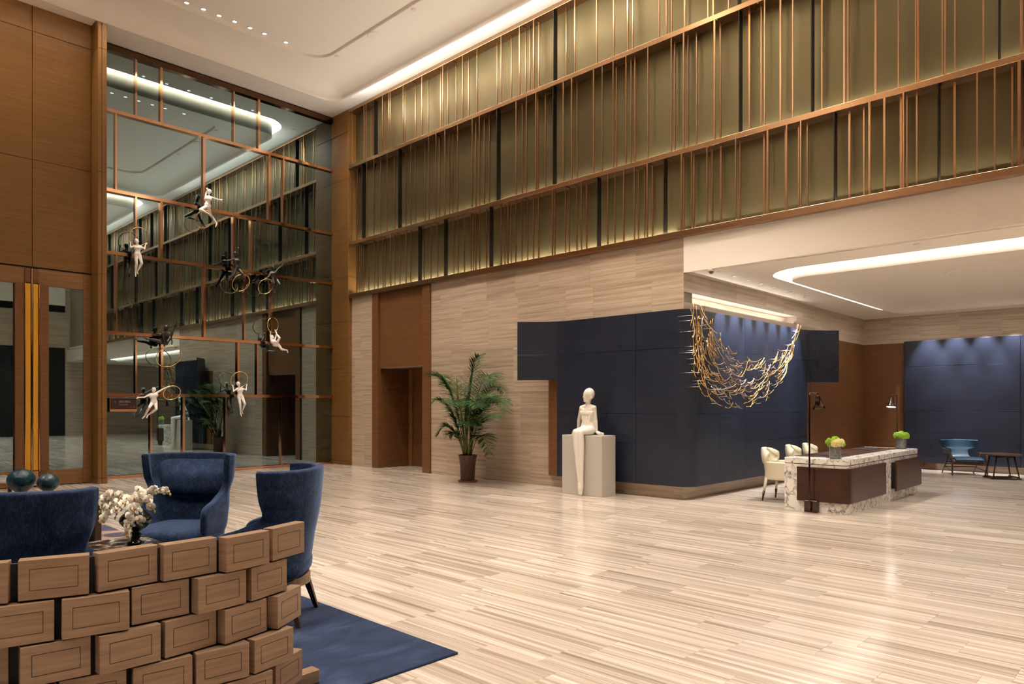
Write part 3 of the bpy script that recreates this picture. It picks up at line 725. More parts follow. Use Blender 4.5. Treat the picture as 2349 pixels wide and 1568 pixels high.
# ---- hotel sign on the glass
sg = tag(thing('direction_sign', (0,0,0)), 'dark brown hotel direction sign with copper frame on the glass', 'sign')
a = onY(252.4, 912.8, YG-.075); b = onY(313.3, 942.6, YG-.075); sg.location = (a.x, YG-.075, b.z)
W_, H_ = b.x-a.x, a.z-b.z
MB().box(0, W_, 0, .02, 0, H_).build('board', M['signface'], sg)
MB().box(-.006, W_+.006, -.012, .02, -.006, H_*.16).box(-.006, 0, -.008, .02, 0, H_).box(W_, W_+.006, -.008, .02, 0, H_).box(-.006, W_+.006, -.008, .02, H_, H_+.006).build('frame', M['signcopper'], sg)
def text(body, size, loc, parent, mat, name):
    cu = bpy.data.curves.new(name, 'FONT'); cu.body = body; cu.size = size; cu.extrude = .002
    o = bpy.data.objects.new(name, cu); C.objects.link(o); dg = bpy.context.evaluated_depsgraph_get(); dg.update()
    me = bpy.data.meshes.new_from_object(o.evaluated_get(dg)); bpy.data.objects.remove(o)
    o = bpy.data.objects.new(name, me); C.objects.link(o); me.materials.append(mat); o.parent = parent; o.location = loc; o.rotation_euler = (R(90),0,0); return o
text('通往酒店', H_*.21, (W_*.32, -.003, H_*.66), sg, M['signtext'], 'lettering'); text('TO HOTEL', H_*.135, (W_*.33, -.003, H_*.46), sg, M['signtext'], 'lettering')
MB().tube([(W_*.12,-.003,H_*.66), (W_*.17,-.003,H_*.80), (W_*.22,-.003,H_*.66)], .004, 5).build('arrow', M['signtext'], sg)
for (lx, lz, an, ln) in ((.80,.24,155,.085), (.81,.27,125,.085), (.84,.28,35,.11)):
    d = Vector((math.cos(R(an)), 0, math.sin(R(an))*.9))*ln*H_*2; n = Vector((-d.z, 0, d.x))*.22; o0 = Vector((W_*lx, -.003, H_*lz))
    MB().add([o0, o0+d*.5+n, o0+d, o0+d*.5-n, o0+Vector((0,.003,0)), o0+d*.5+n+Vector((0,.003,0)), o0+d+Vector((0,.003,0)), o0+d*.5-n+Vector((0,.003,0))], [(0,1,2,3), (7,6,5,4), (0,4,5,1), (1,5,6,2), (2,6,7,3), (3,7,4,0)]).build('leaf_emblem', M['signleaf'], sg)

# ================================================================== FIGURES
def body_mb(J, H, face, male=False, fingers=True, slim=1.0):
    """closed overlapping volumes of a human body; J maps joint names to points"""
    m = MB(); g = lambda k: Vector(J[k])
    sh = g('sA').lerp(g('sB'), .5); side = (g('sB') - g('sA')).normalized(); pel = g('pel'); sp = pel - sh
    bw = 1.15 if male else 1.0
    ch = sh + sp*.24; wa = sh + sp*.62
    hs = (g('hB') - g('hA')).normalized() if (g('hB') - g('hA')).length > .01*H else side
    cw = min(.046*H*bw, (g('sB')-g('sA')).length*.36)
    m.capsule(ch - side*cw, ch + side*cw, .056*H*bw*slim, .056*H*bw*slim); m.capsule(wa - side*.020*H, wa + side*.020*H, .047*H*bw, .047*H*bw)
    m.capsule(pel - hs*.036*H, pel + hs*.036*H, .056*H, .056*H)
    for s in (-1, 1): m.capsule(ch + side*cw*s, wa + side*.020*H*s, .050*H*bw*slim, .044*H*bw); m.capsule(wa + side*.020*H*s, pel + hs*.034*H*s, .044*H*bw, .054*H)
    m.capsule(sh, ch, .036*H, .050*H); m.capsule(ch, wa, .052*H*bw*slim, .046*H*bw); m.capsule(wa, pel, .046*H*bw, .054*H)
    for k in 'AB': m.capsule(g('neck').lerp(sh, .55), g('s'+k), .026*H, .026*H)
    hd = g('head'); nk = g('neck'); f = Vector(face).normalized(); up = (hd - nk).normalized(); f = (f - up*f.dot(up)).normalized(); rt = up.cross(f) * -1
    m.capsule(sh, nk, .030*H, .027*H); m.capsule(nk, hd, .027*H, .030*H)
    rot = Matrix((rt, f, up)).transposed()
    hr = .066*H
    m.sphere(hd + up*.012*H, hr, 16, 12, (.80, .92, 1.0), rot); m.sphere(hd - up*.030*H + f*.016*H, hr*.74, 14, 10, (.80, .88, .85), rot)
    m.capsule(hd + f*.052*H + up*.010*H, hd + f*.061*H - up*.014*H, .0060*H, .0100*H, 8)            # nose
    m.capsule(hd + f*.052*H - up*.032*H - rt*.008*H, hd + f*.052*H - up*.032*H + rt*.008*H, .008*H, .008*H, 8)   # lips
    m.sphere(hd + f*.040*H - up*.056*H, .017*H, 10, 8)                                             # chin
    for s in (-1, 1):
        m.sphere(hd + rt*.053*H*s - up*.006*H - f*.004*H, .017*H, 10, 8, (.45, .8, 1.1), rot)       # ears
        m.capsule(hd + f*.050*H + up*.021*H + rt*.012*H*s, hd + f*.043*H + up*.019*H + rt*.034*H*s, .007*H, .005*H, 8)   # brows
        m.sphere(hd + f*.049*H + up*.006*H + rt*.022*H*s, .0085*H, 10, 6)
    for k in 'AB':
        s, e, w_, h = g('s'+k), g('e'+k), g('w'+k), g('f'+k)
        m.capsule(s, s.lerp(ch, .5), .028*H*bw, .040*H*bw); m.capsule(s, e, .027*H*bw, .021*H); m.capsule(e, w_, .023*H, .0145*H)
        d = (h - w_); L = max(d.length, .05*H); d.normalize(); across = d.cross(f if abs(d.dot(f)) < .9 else up).normalized(); nn = d.cross(across)
        m.capsule(w_, w_ + d*L*.45, .0145*H, .019*H); 
        rot2 = Matrix((across, nn, d)).transposed(); m.sphere(w_ + d*L*.38, .024*H, 12, 8, (.95, .5, 1.15), rot2)
        if fingers:
            for q, (off, ln) in enumerate(((-.75, .88), (-.25, 1.0), (.25, .96), (.75, .80))):
                b0 = w_ + d*L*.55 + across*.0185*H*off; mid = w_ + d*L*(.55+.28*ln) + across*.021*H*off + nn*.003*H
                m.capsule(b0, mid, .0062*H, .0058*H, 8); m.capsule(mid, mid + d*L*.22*ln + nn*.010*H, .0058*H, .005*H, 8)
            b0 = w_ + d*L*.22 + across*.018*H; m.capsule(b0, b0 + d*L*.28 + across*.018*H + nn*.004*H, .0078*H, .006*H, 8)
        h_, kn, an, to = g('h'+k), g('k'+k), g('a'+k), g('t'+k)
        m.capsule(h_.lerp(pel, .2), h_, .054*H, .052*H); m.capsule(h_, kn, .050*H, .033*H); cf = kn.lerp(an, .3)
        m.capsule(kn, cf, .033*H, .035*H); m.capsule(cf, an, .034*H, .019*H)
        fd = to - an; m.capsule(an, an + fd*.45, .021*H, .022*H); m.capsule(an + fd*.3, to, .022*H, .014*H); m.sphere(an - fd.normalized()*.010*H, .021*H, 10, 8)
    return m
def sculpt(m, name, mat, parent, voxel, smooth=5):
    o = m.build(name, mat, parent, True) if parent else m.build(name, mat)
    mod(o, 'REMESH', mode='VOXEL', voxel_size=voxel, use_smooth_shade=True); mod(o, 'SMOOTH', factor=.5, iterations=smooth)
    apply_mods(o)
    for p_ in o.data.polygons: p_.use_smooth = True
    return o
YF = YG - .30
KEYS = ['head','neck','sA','eA','wA','fA','sB','eB','wB','fB','pel','hA','kA','aA','tA','hB','kB','aB','tB']
FIG = [
 dict(s=12.06, o=(280,510), m='figwhite', H=.80, face=(-.35,-.9,.25), p=[(400,525),(415,605),(360,640),(232,690),(232,565),(222,485),(500,655),(622,732),(650,600),(698,556),(420,880),(378,910),(395,1130),(372,1385),(380,1495),(478,910),(545,1130),(415,1360),(438,1425)],
      dy={'eA':-.04,'wA':-.02,'eB':-.04,'wB':-.02,'kA':-.05,'kB':-.07,'aB':.06,'tA':-.03,'tB':.05}, ring=(455,390,265,255), lab='white female acrobat figure holding a hoop behind her head, upper left of glass wall', rl='gold hoop behind the head of the upper left white acrobat'),
 dict(s=13.07, o=(430,420), m='figwhite', H=.86, face=(-.75,-.6,0), p=[(655,260),(645,365),(545,420),(560,310),(603,205),(570,138),(690,415),(830,462),(970,500),(1062,490),(608,670),(575,700),(378,790),(630,915),(692,985),(635,730),(690,945),(880,1215),(845,1312)],
      dy={'sA':.04,'eA':.06,'wA':.05,'fA':.05,'sB':-.05,'eB':-.08,'kA':-.1,'aA':-.05,'wB':-.08,'fB':-.08,'kB':.03}, ring=(500,1080,258,255), lab='white acrobat figure leaning back with one arm stretched out, topmost on the glass wall', rl='gold hoop at the knee of the topmost white acrobat'),
 dict(s=13.07, o=(490,560), m='figblack', H=.86, face=(-.6,-.7,.2), p=[(645,300),(660,395),(625,435),(500,478),(380,495),(262,485),(735,445),(715,300),(725,160),(730,92),(710,690),(670,740),(600,930),(430,1130),(452,1212),(745,750),(870,890),(800,1010),(790,1090)],
      dy={'eA':-.06,'wA':-.08,'fA':-.08,'kA':-.04,'kB':-.1,'aB':.03}, ring=(820,1155,255,240), lab='black acrobat figure with one arm up and legs striding, centre of glass wall', rl='gold hoop under the striding black acrobat'),
 dict(s=15.68, o=(570,590), m='figblack', H=.80, face=(-.1,-1,.1), male=True, p=[(880,390),(890,470),(800,545),(735,690),(630,750),(567,772),(985,510),(1080,400),(1220,272),(1300,240),(920,760),(880,800),(915,930),(890,1180),(857,1290),(1010,800),(1130,970),(970,1140),(920,1280)],
      dy={'eA':-.04,'wA':-.06,'fA':-.06,'kA':-.14,'kB':-.12,'aB':.04,'aA':-.04}, ring=(615,1045,258,258), lab='black acrobat figure with right arm raised and a hoop at his hip', rl='gold hoop beside the black acrobat with raised arm'),
 dict(s=13.07, o=(310,730), m='figblack', H=.86, face=(.55,-.8,-.1), male=True, p=[(912,285),(890,380),(825,440),(850,620),(880,780),(892,845),(985,475),(1085,590),(1108,700),(1100,785),(850,715),(800,720),(620,650),(385,622),(262,575),(930,740),(1060,560),(1190,240),(1225,140)],
      dy={'eA':-.08,'wA':-.08,'fA':-.08,'sA':-.04,'sB':.05,'eB':.06,'wB':.06,'fB':.06,'kB':.04,'aB':.06}, ring=(1015,1140,365,300), lab='black acrobat figure in a split with both legs raised above a hoop', rl='large gold hoop under the black acrobat doing a split'),
 dict(s=15.68, o=(590,720), m='figwhite', H=.78, face=(-.5,-.85,.1), p=[(540,845),(558,930),(500,960),(478,790),(480,660),(462,605),(622,965),(670,820),(690,690),(672,620),(650,1110),(690,1070),(805,860),(690,705),(640,565),(740,1080),(890,1275),(1070,1300),(1105,1395)],
      dy={'kA':-.1,'kB':-.06,'sA':-.03,'sB':-.03}, ring=(565,390,235,270), lab='white acrobat figure curled up hanging from a hoop, near the timber pilaster', rl='gold hoop above the curled white acrobat'),
 dict(s=16.5, o=(300,875), m='figwhite', H=.80, face=(-.35,-.9,.2), male=True, p=[(865,315),(852,415),(735,480),(520,590),(310,592),(217,630),(965,435),(1170,305),(1370,205),(1500,166),(870,760),(800,820),(690,985),(520,1310),(432,1400),(935,820),(965,1040),(640,1265),(600,1372)],
      dy={'kA':-.1,'kB':-.1,'aB':.05,'wA':-.05,'fA':-.06}, ring=(1560,420,315,255), lab='white male acrobat figure flying with arms spread beside the hotel sign', rl='gold hoop held out by the white acrobat near the hotel sign'),
 dict(s=13.07, o=(515,845), m='figwhite', H=.76, face=(.5,-.8,.3), p=[(412,465),(430,548),(378,600),(272,680),(257,545),(237,482),(535,598),(650,640),(660,505),(690,458),(470,815),(432,850),(470,1080),(482,1330),(510,1430),(525,845),(610,1060),(520,1290),(552,1352)],
      dy={'eA':-.04,'wA':-.02,'eB':-.04,'wB':-.02,'kA':-.05,'kB':-.07,'aB':.06,'tA':-.03,'tB':.05}, ring=(440,335,250,240), lab='white female acrobat figure holding a hoop behind her head, lowest on the glass wall', rl='gold hoop behind the head of the lowest white acrobat'),
]
for F in FIG:
    tr = lambda q, dy=0: onY(F['o'][0] + q[0]/F['s'], F['o'][1] + q[1]/F['s'], YF + dy)
    J = {k: tr(q, F['dy'].get(k, 0)) for k, q in zip(KEYS, F['p'])}
    o = sculpt(body_mb(J, F['H'], F['face'], F.get('male', False)), 'acrobat_figure', M[F['m']], None, .0068, 3)
    tag(o, F['lab'], 'figurine', 'acrobat figures before the glass wall')
    c = J['pel']; MB().tube([c, (c.x, YG-.01, c.z)], .005, 6).build('mounting_pin', M['steel'], o, True)
    zx, zy, rx, ry = F['ring']; c = tr((zx, zy)); ex = tr((zx+rx, zy)) - c; ez = tr((zx, zy-ry)) - c; r = max(ex.length, ez.length)
    tilt = math.sqrt(max(0, r*r - ex.length**2)); ex = ex + Vector((0, tilt, 0)); tz = math.sqrt(max(0, r*r - ez.length**2)); ez = ez + Vector((0, -tz, 0))
    h = MB().tube([c + ex*math.cos(2*math.pi*k/40) + ez*math.sin(2*math.pi*k/40) for k in range(40)], .0085, 8, True).build('hoop', M['gold'])
    tag(h, F['rl'], 'hoop', 'gold hoops of the acrobats')
    q = c + ez; MB().tube([q, (q.x, YG-.01, q.z)], .003, 5).build('mounting_pin', M['steel'], h, True)

# ---- seated sculpture on its plinth
ped = tag(MB().bbox(9.28, 9.66, 6.87, 7.70, 0, .992, .006, 2).build('pedestal', M['pedestal'], smooth=False), 'pale grey lacquered plinth under the seated sculpture', 'pedestal')
S_ = lambda x, y, X: onX(1270 + x/5.4056, 870 + y/5.4056, X)
J = dict(head=S_(438,195,9.47), neck=S_(428,290,9.50), sA=S_(352,352,9.49), eA=S_(318,500,9.55), wA=S_(305,640,9.58), fA=S_(225,676,9.54), sB=S_(500,352,9.50), eB=S_(520,510,9.55), wB=S_(533,655,9.55), fB=S_(605,684,9.52),
         pel=S_(420,620,9.52), hA=S_(385,628,9.46), kA=S_(272,652,9.20), aA=S_(322,1290,9.205), tA=S_(322,1415,9.19), hB=S_(450,632,9.46), kB=S_(335,655,9.20), aB=S_(345,1290,9.215), tB=S_(338,1420,9.20))
st = body_mb(J, 1.62, (-.93,.36,.10), slim=.84)
st = MB() if False else st
o = sculpt(st, 'seated_sculpture', M['plaster'], None, .0062, 5)
tag(o, 'smooth white bald figure sitting on the plinth, legs hanging down', 'sculpture')

# ================================================================== SEATING GROUP ON THE LEFT
cp = tag(MB().bbox(-3.5, 2.86, 3.18, 10.6, 0, .014, .005, 1).build('carpet', M['carpet'], smooth=False), 'deep navy carpet fading to a rosy petal pattern under the seating', 'carpet')

# ---- curved block screen
bs = tag(thing('block_screen', (1.3, 3.3, 0.0)), 'low curved screen of staggered oak blocks with inlaid lines', 'screen')
def cy(x): return 3.225 + (.15*((x-1.5)/.42)**2 if x > 1.5 else 0) + (.10*((1.0-x)/.4)**1.5 if x < 1.0 else 0)
rb = random.Random(23)
BW, BH = .236, .157
for row in range(5):
    ztop = .90 - row*.165; x = 1.905 if row % 2 == 0 else 1.785
    while x > -.45:
        xc = x - BW/2; dy = rb.choice((-.022, -.008, 0, .012, -.04)); yaw = math.atan2(cy(xc+.1)-cy(xc-.1), .2) + R(rb.choice((-5, -2, 0, 3, 7, 9)))
        o = MB().bbox(-BW/2, BW/2, -.03, .03, -BH/2, BH/2, .0018, 1).build('block', M['block'], bs, smooth=False)
        o.location = (xc - bs.location.x, cy(xc) + dy - bs.location.y, ztop - .0825); o.rotation_euler = (0, 0, yaw)
        m_, l_, t_ = .036, .0024, -.0306
        ix, iz = BW/2-m_, BH/2-m_
        MB().box(-ix, ix, t_, -.029, iz-l_, iz).box(-ix, ix, t_, -.029, -iz, -iz+l_).box(-ix, -ix+l_, t_, -.029, -iz, iz).box(ix-l_, ix, t_, -.029, -iz, iz).build('inlay_line', M['groove'], o)
        x -= .2515
MB().add(*(lambda pts: ([(p[0], p[1]+dy_, z) for p in pts for dy_ in (-.012, .012) for z in (.09, .88)], [f for i in range(len(pts)-1) for f in ((4*i,4*i+4,4*i+5,4*i+1), (4*i+2,4*i+3,4*i+7,4*i+6), (4*i,4*i+2,4*i+6,4*i+4), (4*i+1,4*i+5,4*i+7,4*i+3))]))([(xx, cy(xx)+.012) for xx in [-.3+.1*k for k in range(22)]])).build('core_sheet', M['blackhole'], bs, True)
for (a, b) in ((1.45, 2.03), (.3, .9)):
    o = MB().bbox(0, b-a, -.035, .035, 0, .075, .006, 1).build('foot_beam', M['block'], bs, smooth=False); o.location = (a - bs.location.x, 3.36 - bs.location.y, .014); o.rotation_euler = (0,0,R(4))
MB().box(1.60, 1.64, 3.27, 3.31, .014, .1).build('post', M['darkwood'], bs, True); MB().box(.5, .54, 3.30, 3.34, .014, .1).build('post', M['darkwood'], bs, True)

# ---- wing chairs
def lerp_table(tab, z):
    if z <= tab[0][0]: return tab[0][1]
    for (a, va), (b, vb) in zip(tab[:-1], tab[1:]):
        if z <= b:
            k = (z-a)/(b-a); k = k*k*(3-2*k); return va + (vb-va)*k
    return tab[-1][1]
A_T = [(.28,.245), (.45,.318), (.62,.330), (.72,.326), (.86,.370), (1.06,.382)]
C_T = [(.28,.14), (.50,.165), (.80,.20), (1.06,.205)]
F_T = [(.28,.17), (.42,.25), (.58,.265), (.625,.24), (.68,.05), (.74,-.085), (.80,-.09), (.88,-.06), (1.0,-.05), (1.06,-.05)]
def wing_chair(name, label):
    t = tag(thing(name, (0,0,0)), label, 'armchair', 'blue wing chairs around the low table')
    zs = [.29, .33, .38, .44, .50, .55, .59, .62, .645, .665, .69, .72, .76, .80, .85, .90, .95, 1.0, 1.035, 1.055]
    ts = [-1, -.94, -.86, -.76, -.66, -.58, -.48, -.38, -.28, -.18, -.09, 0, .09, .18, .28, .38, .48, .58, .66, .76, .86, .94, 1]
    vs = []
    for z in zs:
        a = lerp_table(A_T, z); F = lerp_table(F_T, z); lean = -(z-.29)*.06; yj = -.09 + lean*.5; c = lerp_table(C_T, z)
        for u in ts:
            s = -1 if u < 0 else 1; q = abs(u)
            if q <= .58:
                th = q/.58*math.pi/2; x = s*a*math.sin(th)**.85 if th > 0 else 0; y = yj - c*math.cos(th) + lean*.6*math.cos(th)
            else:
                k = (q-.58)/.42; x = s*a*(1 - .03*k); y = yj + (F - yj)*k
            vs.append((x, y, z))
    n = len(ts); fs = [(i*n+j, i*n+j+1, (i+1)*n+j+1, (i+1)*n+j) for i in range(len(zs)-1) for j in range(n-1)]
    o = MB().add(vs, fs, True).build('shell', M['velvet'], t); mod(o, 'SOLIDIFY', thickness=.060, offset=0); mod(o, 'SUBSURF', levels=1, render_levels=2)
    # seat
    bm = bmesh.new(); pr = []
    prof = [(.86,.30), (.96,.315), (1.0,.35), (1.0,.40), (.97,.435), (.88,.456), (.6,.472), (.25,.478)]
    m = MB(); N = 32; vv = []
    for (k, z) in prof:
        for j in range(N):
            a = 2*math.pi*j/N; ca, sa = math.cos(a), math.sin(a); e = .62
            x = .325*k*math.copysign(abs(ca)**e, ca); y = .03 + .315*k*math.copysign(abs(sa)**e, sa); vv.append((x, y + (.035 if sa > 0 else 0)*k, z))
    ff = [(i*N+j, i*N+(j+1)%N, (i+1)*N+(j+1)%N, (i+1)*N+j) for i in range(len(prof)-1) for j in range(N)] + [tuple(range(N-1,-1,-1)), tuple((len(prof)-1)*N+j for j in range(N))]
    bm.free(); o = m.add(vv, ff, True).build('seat', M['velvet'], t); mod(o, 'SUBSURF', levels=1, render_levels=1)
    # padded back with a curved lower edge
    vv = []; nx, nz = 15, 10
    for i in range(nz):
        for j in range(nx):
            u = -1 + 2*j/(nx-1); zb = .665 + .055*u*u*u*u; z = zb + (1.0-zb)*i/(nz-1); a = lerp_table(A_T, z); lean = -(z-.29)*.06; c = lerp_table(C_T, z); x = u*a*.93
            yb = -.09 + lean*.5 - c*math.sqrt(max(0, 1-(x/a)**2)) + lean*.6*math.sqrt(max(0, 1-(x/a)**2)); v = i/(nz-1)
            bl = (1-u**4)*min(1, (1-v)*2.2)*(.62+.38*math.sin(min(1, v*4)*math.pi/2)); vv.append((x, yb - .012 + .105*bl*(1 if i else .55), z))
    ff = [(i*nx+j, (i+1)*nx+j, (i+1)*nx+j+1, i*nx+j+1) for i in range(nz-1) for j in range(nx-1)]
    o = MB().add(vv, ff, True).build('back_pad', M['velvet'], t); mod(o, 'SOLIDIFY', thickness=.03, offset=1); mod(o, 'SUBSURF', levels=1, render_levels=1)
    # timber plinth and legs
    ring = [(.27*math.cos(a), -.01 + .28*math.sin(a)) for a in [2*math.pi*k/28 for k in range(28)]]
    MB().prism(ring, .245, .305).build('base_frame', M['block'], t)
    for sx in (-1, 1):
        for sy in (-1, 1):
            a = Vector((sx*.19, -.01 + sy*.20, .26)); b = Vector((sx*.245, -.01 + sy*.27, .0))
            m = MB(); w0, w1 = .024, .014; vv = []
            for (c_, w_) in ((a, w0), (b, w1)): vv += [(c_.x-w_, c_.y-w_, c_.z), (c_.x+w_, c_.y-w_, c_.z), (c_.x+w_, c_.y+w_, c_.z), (c_.x-w_, c_.y+w_, c_.z)]
            m.add(vv, [(0,1,2,3), (7,6,5,4), (0,4,5,1), (1,5,6,2), (2,6,7,3), (3,7,4,0)]).build('leg', M['darkwood'], t)
    return t
def face_to(o, d): o.rotation_euler.z = math.atan2(d[1], d[0]) - math.pi/2
ch = wing_chair('wing_chair', 'blue velvet wing chair with its back to the glass wall, seat towards us')
ch.location = (2.46, 6.30, .014); face_to(ch, (-.77, -.64))
for lab, loc, d in (('blue velvet wing chair at the end of the block screen, seen from the side', (2.40, 4.66, .014), (-.71, .70)),
                    ('blue velvet wing chair behind the block screen, back towards us', (.99, 4.52, .014), (.78, .63)),
                    ('blue velvet wing chair only just showing at the left picture edge', (1.14, 6.62, .014), (.9, -.44))):
    c = copy_tree(ch); c['label'] = lab; c.location = loc; face_to(c, d)

# ---- marble table with orchids
tb = tag(thing('marble_table', (1.55, 5.45, .014)), 'low table with dark veined marble top behind the block screen', 'table')
MB().bbox(-.42, .42, -.34, .34, .455, .49, .006, 2).build('table_top', M['darkmarble'], tb, smooth=False)
for sx in (-1, 1):
    for sy in (-1, 1): MB().box(sx*.36-.02, sx*.36+.02, sy*.28-.02, sy*.28+.02, 0, .455).build('leg', M['darkwood'], tb)
MB().box(-.36, .36, -.27, -.25, .40, .455).box(-.36, .36, .25, .27, .40, .455).build('apron', M['darkwood'], tb)
vp = onZ(311, 1246, .504)
ov = tag(thing('orchid_vase', (vp.x, vp.y, .504)), 'white orchids spilling from a black goblet vase on the marble table', 'flowers')
prof = [(.055,0), (.058,.008), (.035,.02), (.026,.035), (.040,.055), (.042,.065), (.030,.08), (.034,.092), (.070,.115), (.102,.15), (.108,.172), (.095,.20), (.070,.222), (.062,.235), (.055,.235), (.058,.21)]
MB().lathe(prof, 32).build('vase', M['blackgloss'], ov)
# one orchid bloom, shared
def bloom_mesh():
    m = MB()
    def petal(ang, L, W, lift):
        d = Vector((math.cos(ang), math.sin(ang), 0)); n = Vector((-d.y, d.x, 0)); pts = []
        rows = [(0, .12), (.3, .75), (.6, 1.0), (.85, .7), (1.0, .1)]
        vs = []
        for (r_, w_) in rows:
            for s in (-1, 0, 1): vs.append(d*L*r_ + n*W*w_*s + Vector((0, 0, lift*r_*r_ + (.004 if s == 0 else 0))))
        m.add(vs, [(3*i+j, 3*i+j+1, 3*i+4+j, 3*i+3+j) for i in range(4) for j in range(2)], True)
    petal(R(10), .026, .017, .006); petal(R(170), .026, .017, .006)
    for a in (90, 215, 325): petal(R(a), .024, .010, -.002)
    return m
bm_ = bloom_mesh().mesh('bloom'); bm_.materials.append(M['orchid'])
lip_ = MB().sphere((0,-.004,.007), .0055, 8, 6, (1,1.3,1)).mesh('bloom_lip'); lip_.materials.append(M['orchidlip'])
ro = random.Random(4); o_px = lambda x, y, dd: None
right = Vector((math.sin(YAW), -math.cos(YAW), 0)); toward = Vector((-math.cos(YAW), -math.sin(YAW), 0))
sprays = [[(.0,.24),(-.06,.31),(-.15,.31),(-.22,.25),(-.26,.14)], [(.0,.24),(-.04,.33),(-.12,.36),(-.18,.33),(-.23,.24)], [(.0,.24),(.05,.33),(.12,.38),(.17,.385),(.24,.355)], [(.0,.24),(.03,.32),(.09,.34),(.14,.31),(.17,.24)],
          [(.0,.24),(.01,.27),(.02,.20),(.015,.12),(.005,.045)], [(.0,.24),(-.02,.30),(-.06,.29),(-.09,.24),(-.10,.20)], [(.0,.24),(.03,.29),(.055,.27),(.07,.21),(.085,.15)], [(0,.24),(-.01,.33),(.02,.37),(.05,.36),(.10,.30)]]
for si, sp in enumerate(sprays):
    dep = (-.05, .04, -.03, .06, .10, .08, .09, .0)[si]
    pts = [right*a + toward*(dep*min(1, i/2)) + Vector((0,0,z)) for i, (a, z) in enumerate(sp)]
    MB().tube(dense([tuple(p_) for p_ in pts], .03), .0028, 5).build('stem', M['bud'], ov)
    full = dense([tuple(p_) for p_ in pts], .017)
    for i, q in enumerate(full):
        if i < 3: continue
        last = i >= len(full)-2
        for r_ in range(1 if last else (2 if i % 2 else 1)):
            if last:
                MB().sphere(q + Vector((ro.uniform(-.01,.01),)*3), .008, 8, 6, (1,1,1.4)).build('bud', M['bud'], ov); continue
            f = bpy.data.objects.new('bloom', bm_); C.objects.link(f); f.parent = ov
            dirn = (toward*1.0 + right*ro.uniform(-.8,.8) + Vector((0,0,ro.uniform(-.3,.7)))).normalized()
            f.location = q + dirn*.012 + Vector((ro.uniform(-.016,.016), ro.uniform(-.016,.016), ro.uniform(-.018,.018)))
            f.rotation_euler = (dirn.to_track_quat('Z', 'Y') @ Quaternion((0,0,1), ro.uniform(-.6,.6))).to_euler(); sc = ro.uniform(.95,1.3); f.scale = (sc,)*3
            l = bpy.data.objects.new('lip', lip_); C.objects.link(l); l.parent = f

# ---- console table with teal vases, grey marble table behind it
ct = tag(thing('console_table', (1.1, 8.75, .014)), 'dark console table with panel ends carrying two round teal vases', 'table')
MB().bbox(-1.35, 1.33, -.45, .45, .45, .49, .005, 1).build('table_top', M['darkmarble'], ct, smooth=False)
MB().box(-1.35, 1.33, -.455, .455, .44, .452).build('top_edge', M['darkwood'], ct)
for sx in (-1, 1): MB().box(sx*1.29-.03, sx*1.29+.03, -.42, .42, 0, .44).build('end_panel', M['darkwood'], ct)
MB().box(-1.26, 1.26, -.02, .02, .08, .16).build('stretcher', M['darkwood'], ct)
def gourd(loc, r, lab):
    t = tag(thing('round_vase', loc), lab, 'vase', 'teal vases on the console table')
    prof = [(r*.42, 0)] + [(r*math.sin(R(a)), r*.93*(1-math.cos(R(a)))) for a in (30, 45, 60, 75, 90, 105, 120, 135, 150, 163)] + [(r*.24, r*1.83), (r*.20, r*1.80)]
    MB().lathe(prof, 32).build('body', M['teal'], t)
    MB().lathe([(r*.25, r*1.815), (r*.27, r*1.84), (r*.20, r*1.85), (r*.18, r*1.80)], 18, cap=False).build('rim', M['teal'], t); return t
v1 = onZ(48.5, 1128, .504); v2 = onZ(110.5, 1127, .504)
gourd((v1.x, v1.y, .504), .142, 'larger round teal faceted vase on the dark console table'); gourd((v2.x, v2.y, .504), .112, 'smaller round dark teal faceted vase on the console table')
gt = tag(thing('side_table', (1.25, 10.95, .014)), 'grey marble topped table with copper legs by the timber doors', 'table')
MB().bbox(-.9, .9, -.42, .42, .52, .555, .006, 1).build('table_top', M['greymarble'], gt, smooth=False)
for sx in (-1, 1):
    for sy in (-1, 1): MB().box(sx*.8-.02, sx*.8+.02, sy*.34-.02, sy*.34+.02, 0, .52).build('leg', M['copper'], gt)

# ================================================================== RECEPTION DESK
dk = tag(thing('reception_desk', (11.85, 3.79, 0)), 'long reception desk of veined breccia marble with mahogany wrap panels', 'desk')
DX0, DX1, DY0, DY1 = 10.09, 13.60, 3.36, 4.22
def rr_front(x0, x1, y0, y1, r):
    return [(x1, y1), (x0, y1)] + arc(x0+r, y0+r, r, 180, 270, 8) + arc(x1-r, y0+r, r, 270, 360, 8)
MB().prism(rr_front(DX0, DX1, DY0, DY1, .10), 0, .66).build('body', M['marble'], dk, True)
MB().prism(rr_front(DX0+.008, DX1-.008, DY0+.008, DY1, .10), .66, .668).build('shadow_line', M['groove'], dk, True)
o = MB().prism(rr_front(DX0-.004, DX1+.004, DY0-.004, DY1, .10), .668, .748).build('worktop', M['marble'], dk, True, auto=.006)
MB().box(DX0+.30, DX1-.18, DY0+.24, DY1-.01, .748, .7515).build('desk_inlay', M['mahogany'], dk, True)
for x in (10.75, 12.45): MB().box(x, x+.62, 3.78, 4.12, .7515, .758).build('desk_pad', M['darkplate'], dk, True)
x_a, x_b, x_c = onY(2034, 1100, 3.32).x, onY(2053, 1100, 3.30).x, onY(2113.5, 1100, 3.28).x
pts = dense([(DX0-.035, 4.03), (DX0-.035, DY0+.08)], .05) + [Vector(q) for q in arc(DX0+.08, DY0+.08, .115, 180, 270, 10)[1:]] + dense([(DX0+.09, DY0-.035), (x_a, DY0-.035)], .1)[1:]
o = ribbon(pts, .15, .625, -.03, 0).build('wrap_panel', M['mahogany'], dk, True, smooth=False)
for p_ in o.data.polygons: p_.use_smooth = abs(p_.normal.z) < .5
mod(o, 'EDGE_SPLIT', split_angle=R(50))
